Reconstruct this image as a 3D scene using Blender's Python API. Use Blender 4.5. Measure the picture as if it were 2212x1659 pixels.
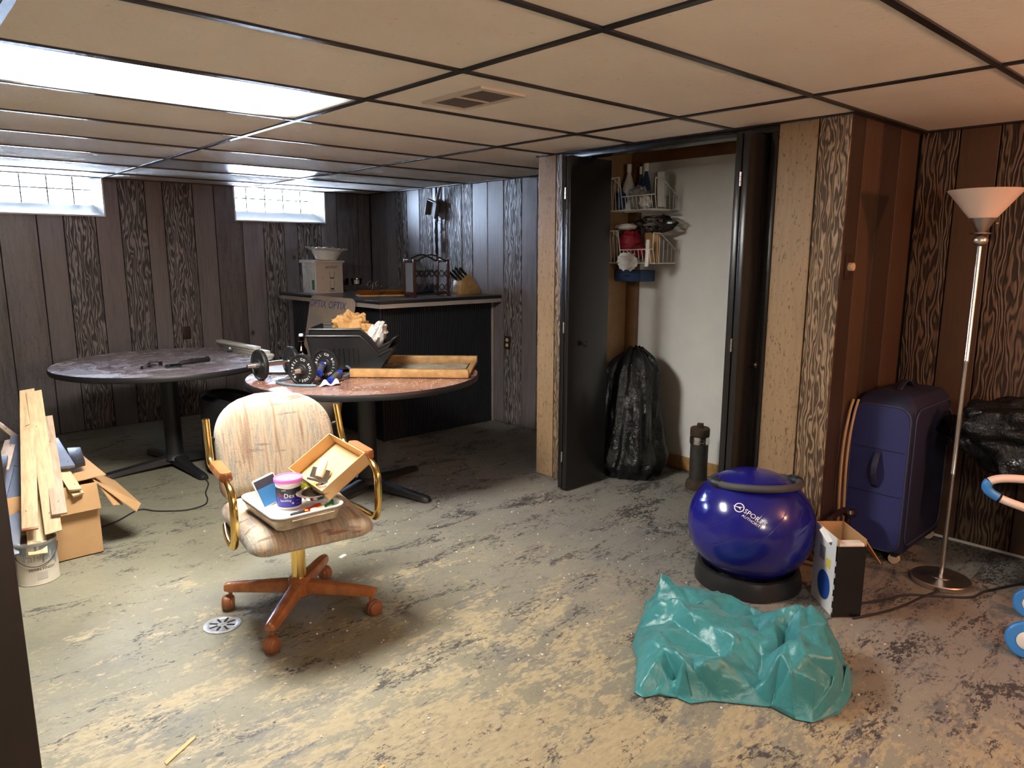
import bpy, bmesh, math, random
from mathutils import Vector, Matrix, Euler, noise, geometry
random.seed(7)
for _o in list(bpy.data.objects): bpy.data.objects.remove(_o)
scene = bpy.context.scene
COL = scene.collection
PI = math.pi
H = 2.05                       # room height

# ---------------------------------------------------------------- camera, sky, exposure
cam_data = bpy.data.cameras.new('camera')
cam = bpy.data.objects.new('camera', cam_data); COL.objects.link(cam)
cam_data.sensor_width = 36.0; cam_data.lens = 25.208; cam_data.clip_start = 0.02
cam.matrix_world = Matrix(((0.740810, 0.119035, -0.661084, -1.570392),
                           (-0.671713, 0.133953, -0.728601, -1.370976),
                           (0.001825, 0.983813, 0.179191, 1.456672),
                           (0, 0, 0, 1)))
scene.camera = cam
world = bpy.data.worlds.new('overcast_daylight'); scene.world = world
world.use_nodes = True
_bg = world.node_tree.nodes['Background']
_bg.inputs[0].default_value = (0.66, 0.80, 1.0, 1); _bg.inputs[1].default_value = 44.0
scene.view_settings.view_transform = 'Standard'
scene.view_settings.look = 'None'
scene.view_settings.gamma = 1.0
scene.view_settings.use_curve_mapping = False
scene.view_settings.exposure = 1.82
scene.cycles.use_denoising = True
scene.cycles.sample_clamp_indirect = 6.0
scene.cycles.max_bounces = 5
scene.cycles.diffuse_bounces = 3
scene.cycles.glossy_bounces = 2
scene.cycles.transmission_bounces = 3
scene.cycles.transparent_max_bounces = 6
scene.cycles.caustics_reflective = False
scene.cycles.caustics_refractive = False
scene.cycles.light_sampling_threshold = 0.03
scene.cycles.use_adaptive_sampling = True
scene.cycles.adaptive_threshold = 0.1
scene.cycles.adaptive_min_samples = 16
FLUO = 35.0                    # radiance of the lit ceiling panel
FILL_GLOBE = 21.0                   # radiance of the added fill globe, unseen behind the photographer
BULB = 270.0                   # radiance of the small warm bulb at the right, behind the photographer

# ---------------------------------------------------------------- materials
MATS = {}
class NT:
    def __init__(s, name):
        s.m = bpy.data.materials.new(name); s.m.use_nodes = True
        s.t = s.m.node_tree; s.b = s.t.nodes['Principled BSDF']; s.out = s.t.nodes['Material Output']
    def n(s, kind, **kw):
        nd = s.t.nodes.new(kind)
        for k, v in kw.items(): setattr(nd, k, v)
        return nd
    def l(s, a, b): s.t.links.new(a, b)
    def coord(s, kind='Object', scale=(1, 1, 1), rot=(0, 0, 0), rnd=False):
        tc = s.n('ShaderNodeTexCoord'); mp = s.n('ShaderNodeMapping')
        mp.inputs['Scale'].default_value = scale; mp.inputs['Rotation'].default_value = rot
        s.l(tc.outputs[kind], mp.inputs['Vector'])
        if rnd:
            oi = s.n('ShaderNodeObjectInfo'); mu = s.n('ShaderNodeMath', operation='MULTIPLY')
            mu.inputs[1].default_value = 53.0; s.l(oi.outputs['Random'], mu.inputs[0])
            s.l(mu.outputs[0], mp.inputs['Location'])
        return mp.outputs[0]
    def noise(s, vec, scale, detail=3, rough=.55, dist=0):
        nd = s.n('ShaderNodeTexNoise'); nd.inputs['Scale'].default_value = scale
        nd.inputs['Detail'].default_value = detail; nd.inputs['Roughness'].default_value = rough
        nd.inputs['Distortion'].default_value = dist
        if vec: s.l(vec, nd.inputs['Vector'])
        return nd.outputs[0]
    def ramp(s, fac, stops, interp='LINEAR'):
        nd = s.n('ShaderNodeValToRGB'); cr = nd.color_ramp; cr.interpolation = interp
        while len(cr.elements) < len(stops): cr.elements.new(.5)
        for e, (p, c) in zip(cr.elements, stops):
            e.position = p; e.color = (*c, 1) if not isinstance(c, (int, float)) else (c, c, c, 1)
        s.l(fac, nd.inputs[0]); return nd.outputs[0]
    def mix(s, fac, a, b, mode='MIX'):
        nd = s.n('ShaderNodeMix', data_type='RGBA', blend_type=mode)
        if isinstance(fac, (int, float)): nd.inputs[0].default_value = fac
        else: s.l(fac, nd.inputs[0])
        for i, x in ((6, a), (7, b)):
            if isinstance(x, tuple): nd.inputs[i].default_value = (*x, 1)
            else: s.l(x, nd.inputs[i])
        return nd.outputs[2]
    def math(s, op, a, b=None, clamp=False):
        nd = s.n('ShaderNodeMath', operation=op); nd.use_clamp = clamp
        for i, x in ((0, a), (1, b)):
            if x is None: continue
            if isinstance(x, (int, float)): nd.inputs[i].default_value = x
            else: s.l(x, nd.inputs[i])
        return nd.outputs[0]
    def bump(s, h, strength=.3, dist=.01):
        nd = s.n('ShaderNodeBump'); nd.inputs['Strength'].default_value = strength
        nd.inputs['Distance'].default_value = dist
        s.l(h, nd.inputs['Height']); s.l(nd.outputs[0], s.b.inputs['Normal'])
    def color(s, c):
        if isinstance(c, tuple): s.b.inputs['Base Color'].default_value = (*c, 1)
        else: s.l(c, s.b.inputs['Base Color'])
    def rough(s, r):
        if isinstance(r, (int, float)): s.b.inputs['Roughness'].default_value = r
        else: s.l(r, s.b.inputs['Roughness'])

def simple(name, col, rough=.5, metal=0.0, var=0.0, vscale=8, bump=0.0, bscale=60, coat=0.0, trans=0.0, spec=None, emit=None, sheen=0.0):
    t = NT(name)
    v = t.coord()
    if var:
        f = t.noise(v, vscale, 4, .6)
        lo = tuple(c * (1 - var) for c in col); hi = tuple(min(1, c * (1 + var)) for c in col)
        t.color(t.ramp(f, [(.3, lo), (.7, hi)]))
    else: t.color(col)
    t.rough(rough); t.b.inputs['Metallic'].default_value = metal
    if bump: t.bump(t.noise(v, bscale, 4, .6), bump, .004)
    if coat: t.b.inputs['Coat Weight'].default_value = coat; t.b.inputs['Coat Roughness'].default_value = .08
    if trans: t.b.inputs['Transmission Weight'].default_value = trans
    if spec is not None: t.b.inputs['Specular IOR Level'].default_value = spec
    if sheen: t.b.inputs['Sheen Weight'].default_value = sheen
    if emit:
        t.b.inputs['Emission Color'].default_value = (*emit[0], 1); t.b.inputs['Emission Strength'].default_value = emit[1]
    MATS[name] = t.m
    return t.m

def plank_vec(t, zs):
    """across-the-plank coordinate is x+y (the wall's other axis is constant), along is z"""
    tc = t.n('ShaderNodeTexCoord'); sp = t.n('ShaderNodeSeparateXYZ'); t.l(tc.outputs['Object'], sp.inputs[0])
    oi = t.n('ShaderNodeObjectInfo'); r = t.math('MULTIPLY', oi.outputs['Random'], 41.0)
    cb = t.n('ShaderNodeCombineXYZ')
    t.l(t.math('ADD', t.math('ADD', sp.outputs[0], sp.outputs[1]), r), cb.inputs[0])
    t.l(t.math('MULTIPLY', t.math('ADD', sp.outputs[2], r), zs), cb.inputs[1]); t.l(r, cb.inputs[2])
    return cb.outputs[0], oi.outputs['Random']

def wood_grain(name, light, dark, scale=13, rough=.42):
    t = NT(name); v, rnd = plank_vec(t, .19)
    w = t.n('ShaderNodeTexWave', wave_type='BANDS', bands_direction='X', wave_profile='SIN')
    w.inputs['Scale'].default_value = scale; w.inputs['Distortion'].default_value = 22
    w.inputs['Detail'].default_value = 2.2; w.inputs['Detail Scale'].default_value = 1.15; w.inputs['Detail Roughness'].default_value = .55
    t.l(v, w.inputs['Vector'])
    fine = t.noise(v, 90, 3, .7)
    blot = t.noise(v, 7, 2, .5)
    g = t.math('ADD', t.math('MULTIPLY', w.outputs['Fac'], .75), t.math('MULTIPLY', fine, .35))
    g = t.math('SUBTRACT', g, t.math('MULTIPLY', blot, .45))
    mid = tuple((a * .45 + b * .55) for a, b in zip(light, dark))
    c = t.ramp(g, [(.16, dark), (.40, mid), (.58, tuple(x * .75 for x in light)), (.80, light)])
    c = t.mix(.35, c, t.ramp(rnd, [(0, .72), (1, 1.0)]), 'MULTIPLY')
    t.color(c); t.rough(t.ramp(g, [(.2, rough + .14), (.7, rough - .06)]))
    t.bump(w.outputs['Fac'], .5, .006); MATS[name] = t.m

def wood_plain(name, base, rough=.45, streak=.35, knots=True, fleck=0.0):
    t = NT(name); v, rnd = plank_vec(t, .08)
    f = t.noise(v, 55, 4, .65); f2 = t.noise(v, 8, 3, .5)
    lo = tuple(c * (1 - streak) for c in base); hi = tuple(c * (1 + streak * .7) for c in base)
    c = t.ramp(t.math('ADD', t.math('MULTIPLY', f, .6), t.math('MULTIPLY', f2, .4)), [(.3, lo), (.5, base), (.72, hi)])
    c = t.mix(.5, c, t.ramp(rnd, [(0, .62), (1, 1.0)]), 'MULTIPLY')
    if fleck:
        vf, _ = plank_vec(t, .3); fl = t.ramp(t.noise(vf, 120, 2, .5), [(.60, 0.0), (.70, fleck)])
        c = t.mix(fl, c, tuple(x * .25 for x in base))
    if knots:
        vk, _ = plank_vec(t, .75); vo = t.n('ShaderNodeTexVoronoi'); vo.inputs['Scale'].default_value = 3.2
        t.l(vk, vo.inputs['Vector'])
        c = t.mix(t.ramp(vo.outputs['Distance'], [(.045, 1.0), (.085, 0.0)]), c, tuple(x * .22 for x in base))
    t.color(c); t.rough(rough); MATS[name] = t.m

wood_plain('plank_plain', (.205, .178, .182), .40)
wood_plain('plank_rough', (.150, .130, .132), .34, .6, False, .5)
wood_grain('plank_grain', (.340, .295, .280), (.060, .050, .050), 15)
wood_plain('plank_tan', (.42, .275, .155), .5, .22, False, .8)
wood_grain('plank_tan_grain', (.47, .33, .205), (.085, .050, .028), 21)
wood_plain('plank_red', (.090, .050, .030), .45, .25)
wood_plain('plank_red_dark', (.042, .024, .017), .45, .25, False)
wood_grain('plank_red_grain', (.185, .118, .075), (.030, .017, .011), 14)
simple('groove_black', (.008, .007, .007), .8)
simple('jamb_brown', (.008, .004, .0035), .5, var=.3, bump=.1, bscale=40)

def mat_floor():
    t = NT('floor_paint')
    R = math.radians(30)
    v = t.coord('Object', (1, 1, 1), (0, 0, R))
    vs = t.coord('Object', (1.0, 2.6, 1), (0, 0, R))
    vr = t.coord('Object', (1.0, 2.2, 1), (0, 0, math.radians(-35)))
    base = t.ramp(t.noise(v, 1.3, 5, .6), [(.3, (.170, .160, .116)), (.5, (.230, .214, .154)), (.7, (.285, .265, .192))])
    base = t.mix(.35, base, t.ramp(t.noise(v, 60, 3, .6), [(.3, .72), (.7, 1.0)]), 'MULTIPLY')
    # zone masks: old adhesive shows tan mostly nearer the door side, black mastic towards the right wall
    sp = t.n('ShaderNodeSeparateXYZ'); tc = t.n('ShaderNodeTexCoord'); t.l(tc.outputs['Object'], sp.inputs[0])
    x, y = sp.outputs[0], sp.outputs[1]
    near = t.ramp(t.math('ADD', t.math('MULTIPLY', y, -.22), .62), [(.18, 0.0), (.62, 1.0)])
    left = t.ramp(t.math('ADD', t.math('MULTIPLY', x, -.3), .55), [(.12, 0.0), (.55, 1.0)])
    right = t.ramp(t.math('ADD', t.math('MULTIPLY', x, .36), .28), [(.2, .55), (.68, 1.0)])
    big = t.noise(vs, 2.1, 7, .68, .9)
    fine = t.noise(vs, 26, 5, .72, .6)
    tan_m = t.math('ADD', t.math('ADD', t.math('MULTIPLY', big, .48), t.math('MULTIPLY', fine, .30)), t.math('MULTIPLY', t.noise(v, 11, 5, .75, .4), .26))
    tan_m = t.math('ADD', tan_m, t.math('MULTIPLY', t.math('MULTIPLY', near, left), .112))
    tan = t.ramp(tan_m, [(.590, 0.0), (.625, .88)])
    grime = t.noise(vr, 2.6, 7, .7, 1.1)
    gf = t.noise(vr, 34, 4, .75, .8)
    dk = t.math('ADD', t.math('MULTIPLY', grime, .55), t.math('MULTIPLY', gf, .42))
    dk = t.math('ADD', dk, t.math('MULTIPLY', right, .055))
    dark = t.ramp(dk, [(.565, 0.0), (.60, .88)])
    slate = t.ramp(t.math('ADD', t.math('MULTIPLY', t.noise(vs, 3.1, 6, .66, .7), .7), t.math('MULTIPLY', gf, .3)), [(.525, 0.0), (.575, .85)])
    c = t.mix(t.ramp(t.math('MULTIPLY', right, 1.0), [(.6, 0.0), (1.0, .6)]), base, (.225, .212, .212))
    c = t.mix(t.math('MULTIPLY', slate, near), c, (.125, .12, .125))
    c = t.mix(t.math('MULTIPLY', tan, t.ramp(left, [(0, .12), (.7, 1.0)])), c, t.ramp(fine, [(.3, (.295, .24, .145)), (.7, (.45, .375, .235))]))
    c = t.mix(dark, c, (.030, .028, .032))
    spk = t.n('ShaderNodeTexVoronoi'); spk.inputs['Scale'].default_value = 26; t.l(v, spk.inputs['Vector'])
    c = t.mix(t.ramp(spk.outputs['Distance'], [(.035, .8), (.06, 0.0)]), c, (.6, .57, .5))
    t.color(c)
    t.rough(t.ramp(t.math('ADD', t.math('MULTIPLY', big, .5), t.math('MULTIPLY', fine, .5)), [(.35, .46), (.65, .70)]))
    t.bump(t.noise(v, 30, 3, .6), .3, .006)
    MATS['floor'] = t.m
mat_floor()

def mat_tile():
    t = NT('ceiling_tile')
    v = t.coord('Object', rnd=True)
    f2 = t.noise(v, 3, 3, .5); f3 = t.noise(v, 45, 3, .6)
    c = t.ramp(f2, [(.3, (.80, .725, .66)), (.7, (.85, .785, .72))])
    c = t.mix(t.ramp(f3, [(.66, 0.0), (.74, .35)]), c, (.35, .29, .24))
    t.color(c); t.rough(.8); t.b.inputs['Specular IOR Level'].default_value = .2
    t.bump(f3, .35, .006); MATS['tile'] = t.m
mat_tile()
simple('tee_black', (.018, .016, .020), .35, bump=.2, bscale=120)
simple('white_paint', (.78, .78, .76), .5, var=.06, bump=.25, bscale=40)
simple('plaster_white', (.84, .83, .80), .55, var=.06, vscale=3, bump=.1, bscale=60)
simple('closet_tan', (.33, .19, .085), .5, var=.15)
simple('rail_brown', (.16, .075, .03), .45, var=.25)
simple('oak', (.46, .265, .105), .38, var=.28, vscale=20)
simple('closet_dark', (.03, .022, .02), .7)
simple('closet_ceiling', (.30, .27, .24), .8)
def door_mat():
    t = NT('door_black'); t.color((.013, .012, .013)); t.rough(.27); v = t.coord()
    t.bump(t.noise(v, 9, 2, .5), .05, .01); MATS['door_black'] = t.m
door_mat()
simple('hinge_steel', (.6, .58, .55), .3, 1.0)

def glass_thin(name, tint=(1, 1, 1), rough=.02, fres=1.45):
    t = NT(name); t.t.nodes.remove(t.b)
    tr = t.n('ShaderNodeBsdfTransparent'); tr.inputs[0].default_value = (*tint, 1)
    gl = t.n('ShaderNodeBsdfGlossy'); gl.inputs['Roughness'].default_value = rough
    fr = t.n('ShaderNodeFresnel'); fr.inputs[0].default_value = fres
    mx = t.n('ShaderNodeMixShader'); t.l(fr.outputs[0], mx.inputs[0]); t.l(tr.outputs[0], mx.inputs[1]); t.l(gl.outputs[0], mx.inputs[2])
    t.l(mx.outputs[0], t.out.inputs[0]); MATS[name] = t.m
glass_thin('window_glass', (.95, .97, 1.0), .08)
glass_thin('clear_glass', (.93, .95, .96), .03, 1.6)
simple('amber_glass', (.42, .13, .012), .10, trans=.35)
glass_thin('bottle_glass', (.50, .20, .07), .04, 1.7)
glass_thin('smoke_film', (.80, .79, .77), .12, 1.7)
glass_thin('picture_glass', (.80, .85, .85), .05, 1.7)

# ---------------------------------------------------------------- mesh building
class MB:
    def __init__(s): s.v = []; s.f = []
    def add(s, vs, fs):
        o = len(s.v); s.v += [tuple(x) for x in vs]; s.f += [tuple(i + o for i in q) for q in fs]; return s
    def box(s, c, d, R=None):
        hx, hy, hz = d[0] / 2, d[1] / 2, d[2] / 2
        vs = [Vector((x, y, z)) for z in (-hz, hz) for x, y in ((-hx, -hy), (hx, -hy), (hx, hy), (-hx, hy))]
        if R is not None: vs = [R @ q for q in vs]
        c = Vector(c); vs = [q + c for q in vs]
        return s.add(vs, [(3, 2, 1, 0), (4, 5, 6, 7), (0, 1, 5, 4), (1, 2, 6, 5), (2, 3, 7, 6), (3, 0, 4, 7)])
    def bx(s, x0, x1, y0, y1, z0, z1):
        return s.box(((x0 + x1) / 2, (y0 + y1) / 2, (z0 + z1) / 2), (abs(x1 - x0), abs(y1 - y0), abs(z1 - z0)))
    def hexa(s, b, t):
        """four bottom points (counter-clockwise seen from above) and four top points"""
        return s.add(list(b) + list(t), [(3, 2, 1, 0), (4, 5, 6, 7), (0, 1, 5, 4), (1, 2, 6, 5), (2, 3, 7, 6), (3, 0, 4, 7)])
    def tube(s, pts, r, n=10, closed=False, caps=True):
        P = [Vector(p) for p in pts]; m = len(P)
        rs = r if isinstance(r, (list, tuple)) else [r] * m
        T = []
        for i in range(m):
            if closed: d = P[(i + 1) % m] - P[i - 1]
            else: d = P[min(i + 1, m - 1)] - P[max(i - 1, 0)]
            T.append(d.normalized())
        up = Vector((0, 0, 1)) if abs(T[0].z) < .9 else Vector((1, 0, 0))
        N = (up - T[0] * up.dot(T[0])).normalized()
        vs = []
        for i in range(m):
            N = (N - T[i] * N.dot(T[i])).normalized(); B = T[i].cross(N)
            for k in range(n):
                a = 2 * PI * k / n; vs.append(P[i] + (N * math.cos(a) + B * math.sin(a)) * rs[i])
        fs = []
        for i in range(m if closed else m - 1):
            j = (i + 1) % m
            for k in range(n):
                fs.append((i * n + k, i * n + (k + 1) % n, j * n + (k + 1) % n, j * n + k))
        if caps and not closed:
            fs.append(tuple(range(n - 1, -1, -1))); fs.append(tuple((m - 1) * n + k for k in range(n)))
        return s.add(vs, fs)
    def cyl(s, p0, p1, r0, r1=None, n=20):
        return s.tube([p0, p1], [r0, r0 if r1 is None else r1], n)
    def lathe(s, prof, n=32, c=(0, 0, 0), sx=1.0, sy=1.0):
        vs = []; m = len(prof)
        for r, z in prof:
            for k in range(n):
                a = 2 * PI * k / n; vs.append((c[0] + sx * r * math.cos(a), c[1] + sy * r * math.sin(a), c[2] + z))
        fs = [(i * n + k, i * n + (k + 1) % n, (i + 1) * n + (k + 1) % n, (i + 1) * n + k) for i in range(m - 1) for k in range(n)]
        if prof[0][0] > 1e-5: fs.append(tuple(range(n - 1, -1, -1)))
        if prof[-1][0] > 1e-5: fs.append(tuple((m - 1) * n + k for k in range(n)))
        return s.add(vs, fs)
    def prism(s, poly, z0, z1, M=None):
        n = len(poly); vs = [Vector((x, y, z0)) for x, y in poly] + [Vector((x, y, z1)) for x, y in poly]
        if M is not None: vs = [M @ q for q in vs]
        return s.add(vs, [tuple(range(n - 1, -1, -1)), tuple(range(n, 2 * n))] + [(i, (i + 1) % n, n + (i + 1) % n, n + i) for i in range(n)])
    def grid(s, fn, nu, nv, cu=False):
        vs = [fn(i / (nu if cu else nu - 1), j / (nv - 1)) for j in range(nv) for i in range(nu)]
        fs = []
        for j in range(nv - 1):
            for i in range(nu if cu else nu - 1):
                k = (i + 1) % nu; fs.append((j * nu + i, j * nu + k, (j + 1) * nu + k, (j + 1) * nu + i))
        return s.add(vs, fs)
    def sphere(s, c, r, n=20, m=12, sz=1.0):
        return s.lathe([(r * math.sin(PI * i / m) if 0 < i < m else 0.0, -r * sz * math.cos(PI * i / m)) for i in range(m + 1)], n, c)
    def xf(s, M):
        s.v = [tuple(M @ Vector(q)) for q in s.v]; return s
    def build(s, name, mat, parent=None, smooth=True, bevel=0.0, sub=0, angle=35, weld=True, solid=0.0):
        me = bpy.data.meshes.new(name)
        if weld or bevel:
            bm = bmesh.new(); vs = [bm.verts.new(q) for q in s.v]
            for q in s.f:
                try: bm.faces.new([vs[i] for i in q])
                except ValueError: pass
            bmesh.ops.remove_doubles(bm, verts=bm.verts, dist=1e-5)
            bmesh.ops.recalc_face_normals(bm, faces=bm.faces)
            if bevel:
                ed = [e for e in bm.edges if len(e.link_faces) == 2 and e.calc_face_angle(0) > .5]
                bmesh.ops.bevel(bm, geom=ed, offset=bevel, segments=2, affect='EDGES', profile=.5)
            bm.to_mesh(me); bm.free()
        else:
            me.from_pydata(s.v, [], s.f)
        if isinstance(mat, str): mat = MATS[mat]
        me.materials.append(mat)
        if smooth:
            me.shade_smooth()
            try: me.set_sharp_from_angle(angle=math.radians(angle))
            except Exception: pass
        o = bpy.data.objects.new(name, me); COL.objects.link(o)
        if parent is not None: o.parent = parent
        if solid:
            md = o.modifiers.new('thickness', 'SOLIDIFY'); md.thickness = solid; md.offset = 0
        if sub:
            md = o.modifiers.new('smooth', 'SUBSURF'); md.levels = sub; md.render_levels = sub
        return o
def rrect(w, d, r, n=5):
    out = []
    for cx, cy, a0 in ((w / 2 - r, d / 2 - r, 0), (-w / 2 + r, d / 2 - r, 90), (-w / 2 + r, -d / 2 + r, 180), (w / 2 - r, -d / 2 + r, 270)):
        for i in range(n + 1):
            a = math.radians(a0 + 90 * i / n); out.append((cx + r * math.cos(a), cy + r * math.sin(a)))
    return out
def RZ(a): return Matrix.Rotation(a, 3, 'Z')
def frame(o, x, y, z=None):
    """4x4 from origin and axis vectors"""
    x = Vector(x).normalized(); y = Vector(y); y = (y - x * y.dot(x)).normalized(); z = x.cross(y)
    M = Matrix.Identity(4)
    for i in range(3): M[i][0] = x[i]; M[i][1] = y[i]; M[i][2] = z[i]; M[i][3] = o[i]
    return M
def tag(o, label, cat, group=None, kind=None):
    if label: o['label'] = label
    if cat: o['category'] = cat
    if group: o['group'] = group
    if kind: o['kind'] = kind
    return o
def thing(name, label, cat, loc=(0, 0, 0), rz=0.0, group=None, M=None):
    o = bpy.data.objects.new(name, None); COL.objects.link(o); o.empty_display_size = .05
    if M is not None: o.matrix_world = M
    else: o.location = loc; o.rotation_euler = (0, 0, rz)
    return tag(o, label, cat, group)
def struct(o):
    o['kind'] = 'structure'; return o
_txt = {}
def text_geo(body, size, bold=False):
    key = body
    if key not in _txt:
        cu = bpy.data.curves.new('t', 'FONT'); cu.body = body; cu.size = 1; cu.align_x = 'CENTER'; cu.align_y = 'CENTER'; cu.resolution_u = 2
        ob = bpy.data.objects.new('t', cu); COL.objects.link(ob)
        dg = bpy.context.evaluated_depsgraph_get(); me = bpy.data.meshes.new_from_object(ob.evaluated_get(dg))
        _txt[key] = ([tuple(q.co) for q in me.vertices], [tuple(p.vertices) for p in me.polygons])
        bpy.data.objects.remove(ob); bpy.data.curves.remove(cu); bpy.data.meshes.remove(me)
    vs, fs = _txt[key]
    return [(x * size, y * size) for x, y, _ in vs], fs
def lettering(body, size, fn, mat, parent, name='lettering', sx=1.0):
    vs, fs = text_geo(body, size)
    mb = MB(); mb.v = [tuple(fn(x * sx, y)) for x, y in vs]; mb.f = fs
    return mb.build(name, mat, parent, smooth=False, weld=False)
def copy_tree(o, parent=None):
    c = o.copy(); COL.objects.link(c); c.parent = parent
    for ch in o.children: copy_tree(ch, c)
    return c

# ================================================================ THE ROOM
WX = 2.48; BY = 5.30; CX = 1.68; LX = -2.45; RY = -3.05
CY0, CY1 = .04, 1.97            # closet block along the right wall
OP0, OP1 = .385, 1.715          # closet opening
W1 = (-.90, .0); W2 = (1.06, 1.965); WZ = 1.75   # window openings in the back wall

struct(MB().bx(LX - .1, WX + .3, RY - .1, BY + .1, -.1, 0).build('floor', 'floor', smooth=False))

# --- wall backings (the planks are nailed on them)
def wall(name, boxes, mat='groove_black'):
    m = MB()
    for b in boxes: m.bx(*b)
    return struct(m.build(name, mat, smooth=False, weld=False))
wall_back = wall('wall_back', [(LX - .1, W1[0], BY + .012, BY + .26, 0, 2.5), (W1[1], W2[0], BY + .012, BY + .26, 0, 2.5), (W2[1], WX + .12, BY + .012, BY + .26, 0, 2.5),
                               (W1[0], W1[1], BY + .012, BY + .26, 0, WZ), (W2[0], W2[1], BY + .012, BY + .26, 0, WZ),
                               (W1[0], W1[1], BY + .012, BY + .26, H + .01, 2.5), (W2[0], W2[1], BY + .012, BY + .26, H + .01, 2.5)])
wall_bar = wall('wall_bar', [(WX + .012, WX + .12, CY1 - .06, BY + .012, 0, 2.5)])
wall_closet = wall('wall_closet', [(CX + .012, CX + .10, OP1, CY1 - .012, 0, H), (CX + .012, CX + .10, CY0 + .012, OP0, 0, H), (CX + .10, WX, CY1 - .10, CY1 - .012, 0, 2.5)])
wall_return = wall('wall_return', [(CX + .10, WX + .02, CY0 + .012, CY0 + .09, 0, 2.5)])
wall_right = wall('wall_right', [(WX + .012, WX + .12, RY, CY0 + .012, 0, 2.5), (WX + .12, WX + .20, RY - .1, BY + .26, 0, 2.56)])
wall_left = wall('wall_left', [(LX - .1, LX, RY - .1, BY, 0, 2.5)], 'plank_plain')
wall_rear = wall('wall_rear', [(LX, WX + .12, RY - .1, RY, 0, 2.5)], 'plank_plain')

def planks(parent, bounds, kinds, axis, pos, sgn, z1=H, gap=.007, th=.012, holes=()):
    for a, b, k in zip(bounds[:-1], bounds[1:], kinds):
        lo, hi = min(a, b) + gap / 2, max(a, b) - gap / 2
        m = MB()
        cuts = [lo] + [c for h in holes for c in h if lo < c < hi] + [hi]
        for u, w in zip(cuts[:-1], cuts[1:]):
            mid = (u + w) / 2; top = WZ if any(h[0] < mid < h[1] for h in holes) else z1
            if axis == 'y': m.bx(u, w, pos, pos + sgn * th, .004, top)
            else: m.bx(pos, pos + sgn * th, u, w, .004, top)
        m.build('plank', {'p': 'plank_plain', 'g': 'plank_grain', 'r': 'plank_rough', 't': 'plank_tan', 'T': 'plank_tan_grain',
                          'd': 'plank_red_dark', 'e': 'plank_red', 'R': 'plank_red_grain'}[k], parent, smooth=False, bevel=.002 if len(cuts) == 2 else 0, weld=len(cuts) == 2)
planks(wall_back, [-2.44, -2.2, -2.0, -1.8, -1.55, -1.38, -1.15, -.93, -.732, -.48, -.301, -.073, .11, .312, .454, .70, .883, 1.126, 1.327, 1.53, 1.669, 1.917, 2.098, 2.334, 2.478],
       'pgprpgprrpgpgpgprpgpgprr', 'y', BY + .012, -1, holes=(W1, W2))
planks(wall_bar, [5.287, 4.983, 4.823, 4.621, 4.411, 4.20, 4.004, 3.761, 3.612, 3.407, 3.20, 2.981, 2.799, 2.55, 2.3, 1.99], 'rpgpgpggppgpggp'[:15], 'x', WX + .012, -1)
planks(wall_closet, [OP1 + .045, 1.814, CY1], 'Tt', 'x', CX + .012, -1)
planks(wall_closet, [CY0, .185, OP0 - .01], 'Tt', 'x', CX + .012, -1)
planks(wall_closet, [CX + .006, 1.9, 2.15, WX], 'tTt', 'y', CY1 - .012, 1)
planks(wall_return, [CX + .006, 1.824, 2.02, 2.232, WX - .012], 'dede', 'y', CY0 + .012, -1)
planks(wall_right, [CY0 - .002, -.138, -.309, -.55, -.78, -1.0, -1.25, -1.5, -1.72, -2.0, -2.25, -2.5, -2.75, -3.05], 'ReRegpgpgpgpg', 'x', WX + .012, -1)
planks(wall_left, [-3.04, -2.7, -2.4, -2.1, -1.8, -1.5, -1.2, -.9, -.6, -.3, 0, .3, .6, .9, 1.2, 1.5, 1.8, 2.1, 2.4, 2.7, 3, 3.3, 3.6, 3.9, 4.2, 4.5, 4.8, 5.28], 'pgpgprpgpgprpgpgprpgpgprpgp', 'x', LX, 1)
planks(wall_rear, [-2.44, -2.2, -1.9, -1.6, -1.3, -1.0, -.7, -.4, -.1, .2, .5, .8, 1.1, 1.4, 1.7, 2.0, 2.25, 2.46], 'pgprpgpgprpgpgprp', 'y', RY, 1)
struct(MB().bx(WX - .006, WX, RY, CY0 - .003, 0, .012).build('baseboard_right', 'white_paint', smooth=False))

# --- dark jamb next to the photographer
struct(MB().bx(-1.80, -1.465, -.34, -.24, 0, H).build('trim_1', 'jamb_brown', bevel=.003))

# --- closet interior
wall_closet_back = wall('wall_closet_back', [(WX + .0, WX + .10, CY0 + .09, CY1 - .10, 0, 2.5)], 'plaster_white')
wall_closet_side = wall('wall_closet_side', [(CX + .10, WX, CY1 - .115, CY1 - .10, 0, 2.5), (CX + .10, WX, CY0 + .09, CY0 + .10, 0, 2.5)], 'closet_tan')
struct(MB().bx(CX - .02, WX + .1, CY0, CY1, 2.5, 2.56).build('trim_2', 'closet_ceiling', smooth=False))
struct(MB().bx(CX + .012, CX + .10, CY0, CY1, H + .012, 2.5).build('trim_3', 'closet_dark', smooth=False))
struct(MB().bx(WX - .022, WX, CY0 + .10, CY1 - .115, 2.055, 2.175).build('trim_4', 'rail_brown', bevel=.003))
struct(MB().bx(WX - .045, WX, CY1 - .20, CY1 - .115, 0, 2.055).build('trim_5', 'rail_brown', bevel=.003))
struct(MB().bx(WX - .014, WX, CY0 + .10, CY1 - .20, 0.005, .095).build('baseboard_closet', 'oak', bevel=.002))
# opening frame: header track and jambs
struct(MB().bx(CX - .004, CX + .10, OP0 - .012, OP1 + .045, H - .036, H).build('trim_6', 'door_black', bevel=.002))
struct(MB().bx(CX - .006, CX + .10, OP1, OP1 + .045, 0, H - .036).build('trim_7', 'door_black', bevel=.002))
struct(MB().bx(CX - .006, CX + .10, OP0 - .012, OP0 + .02, 0, H - .036).build('trim_8', 'door_black', bevel=.002))

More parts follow.
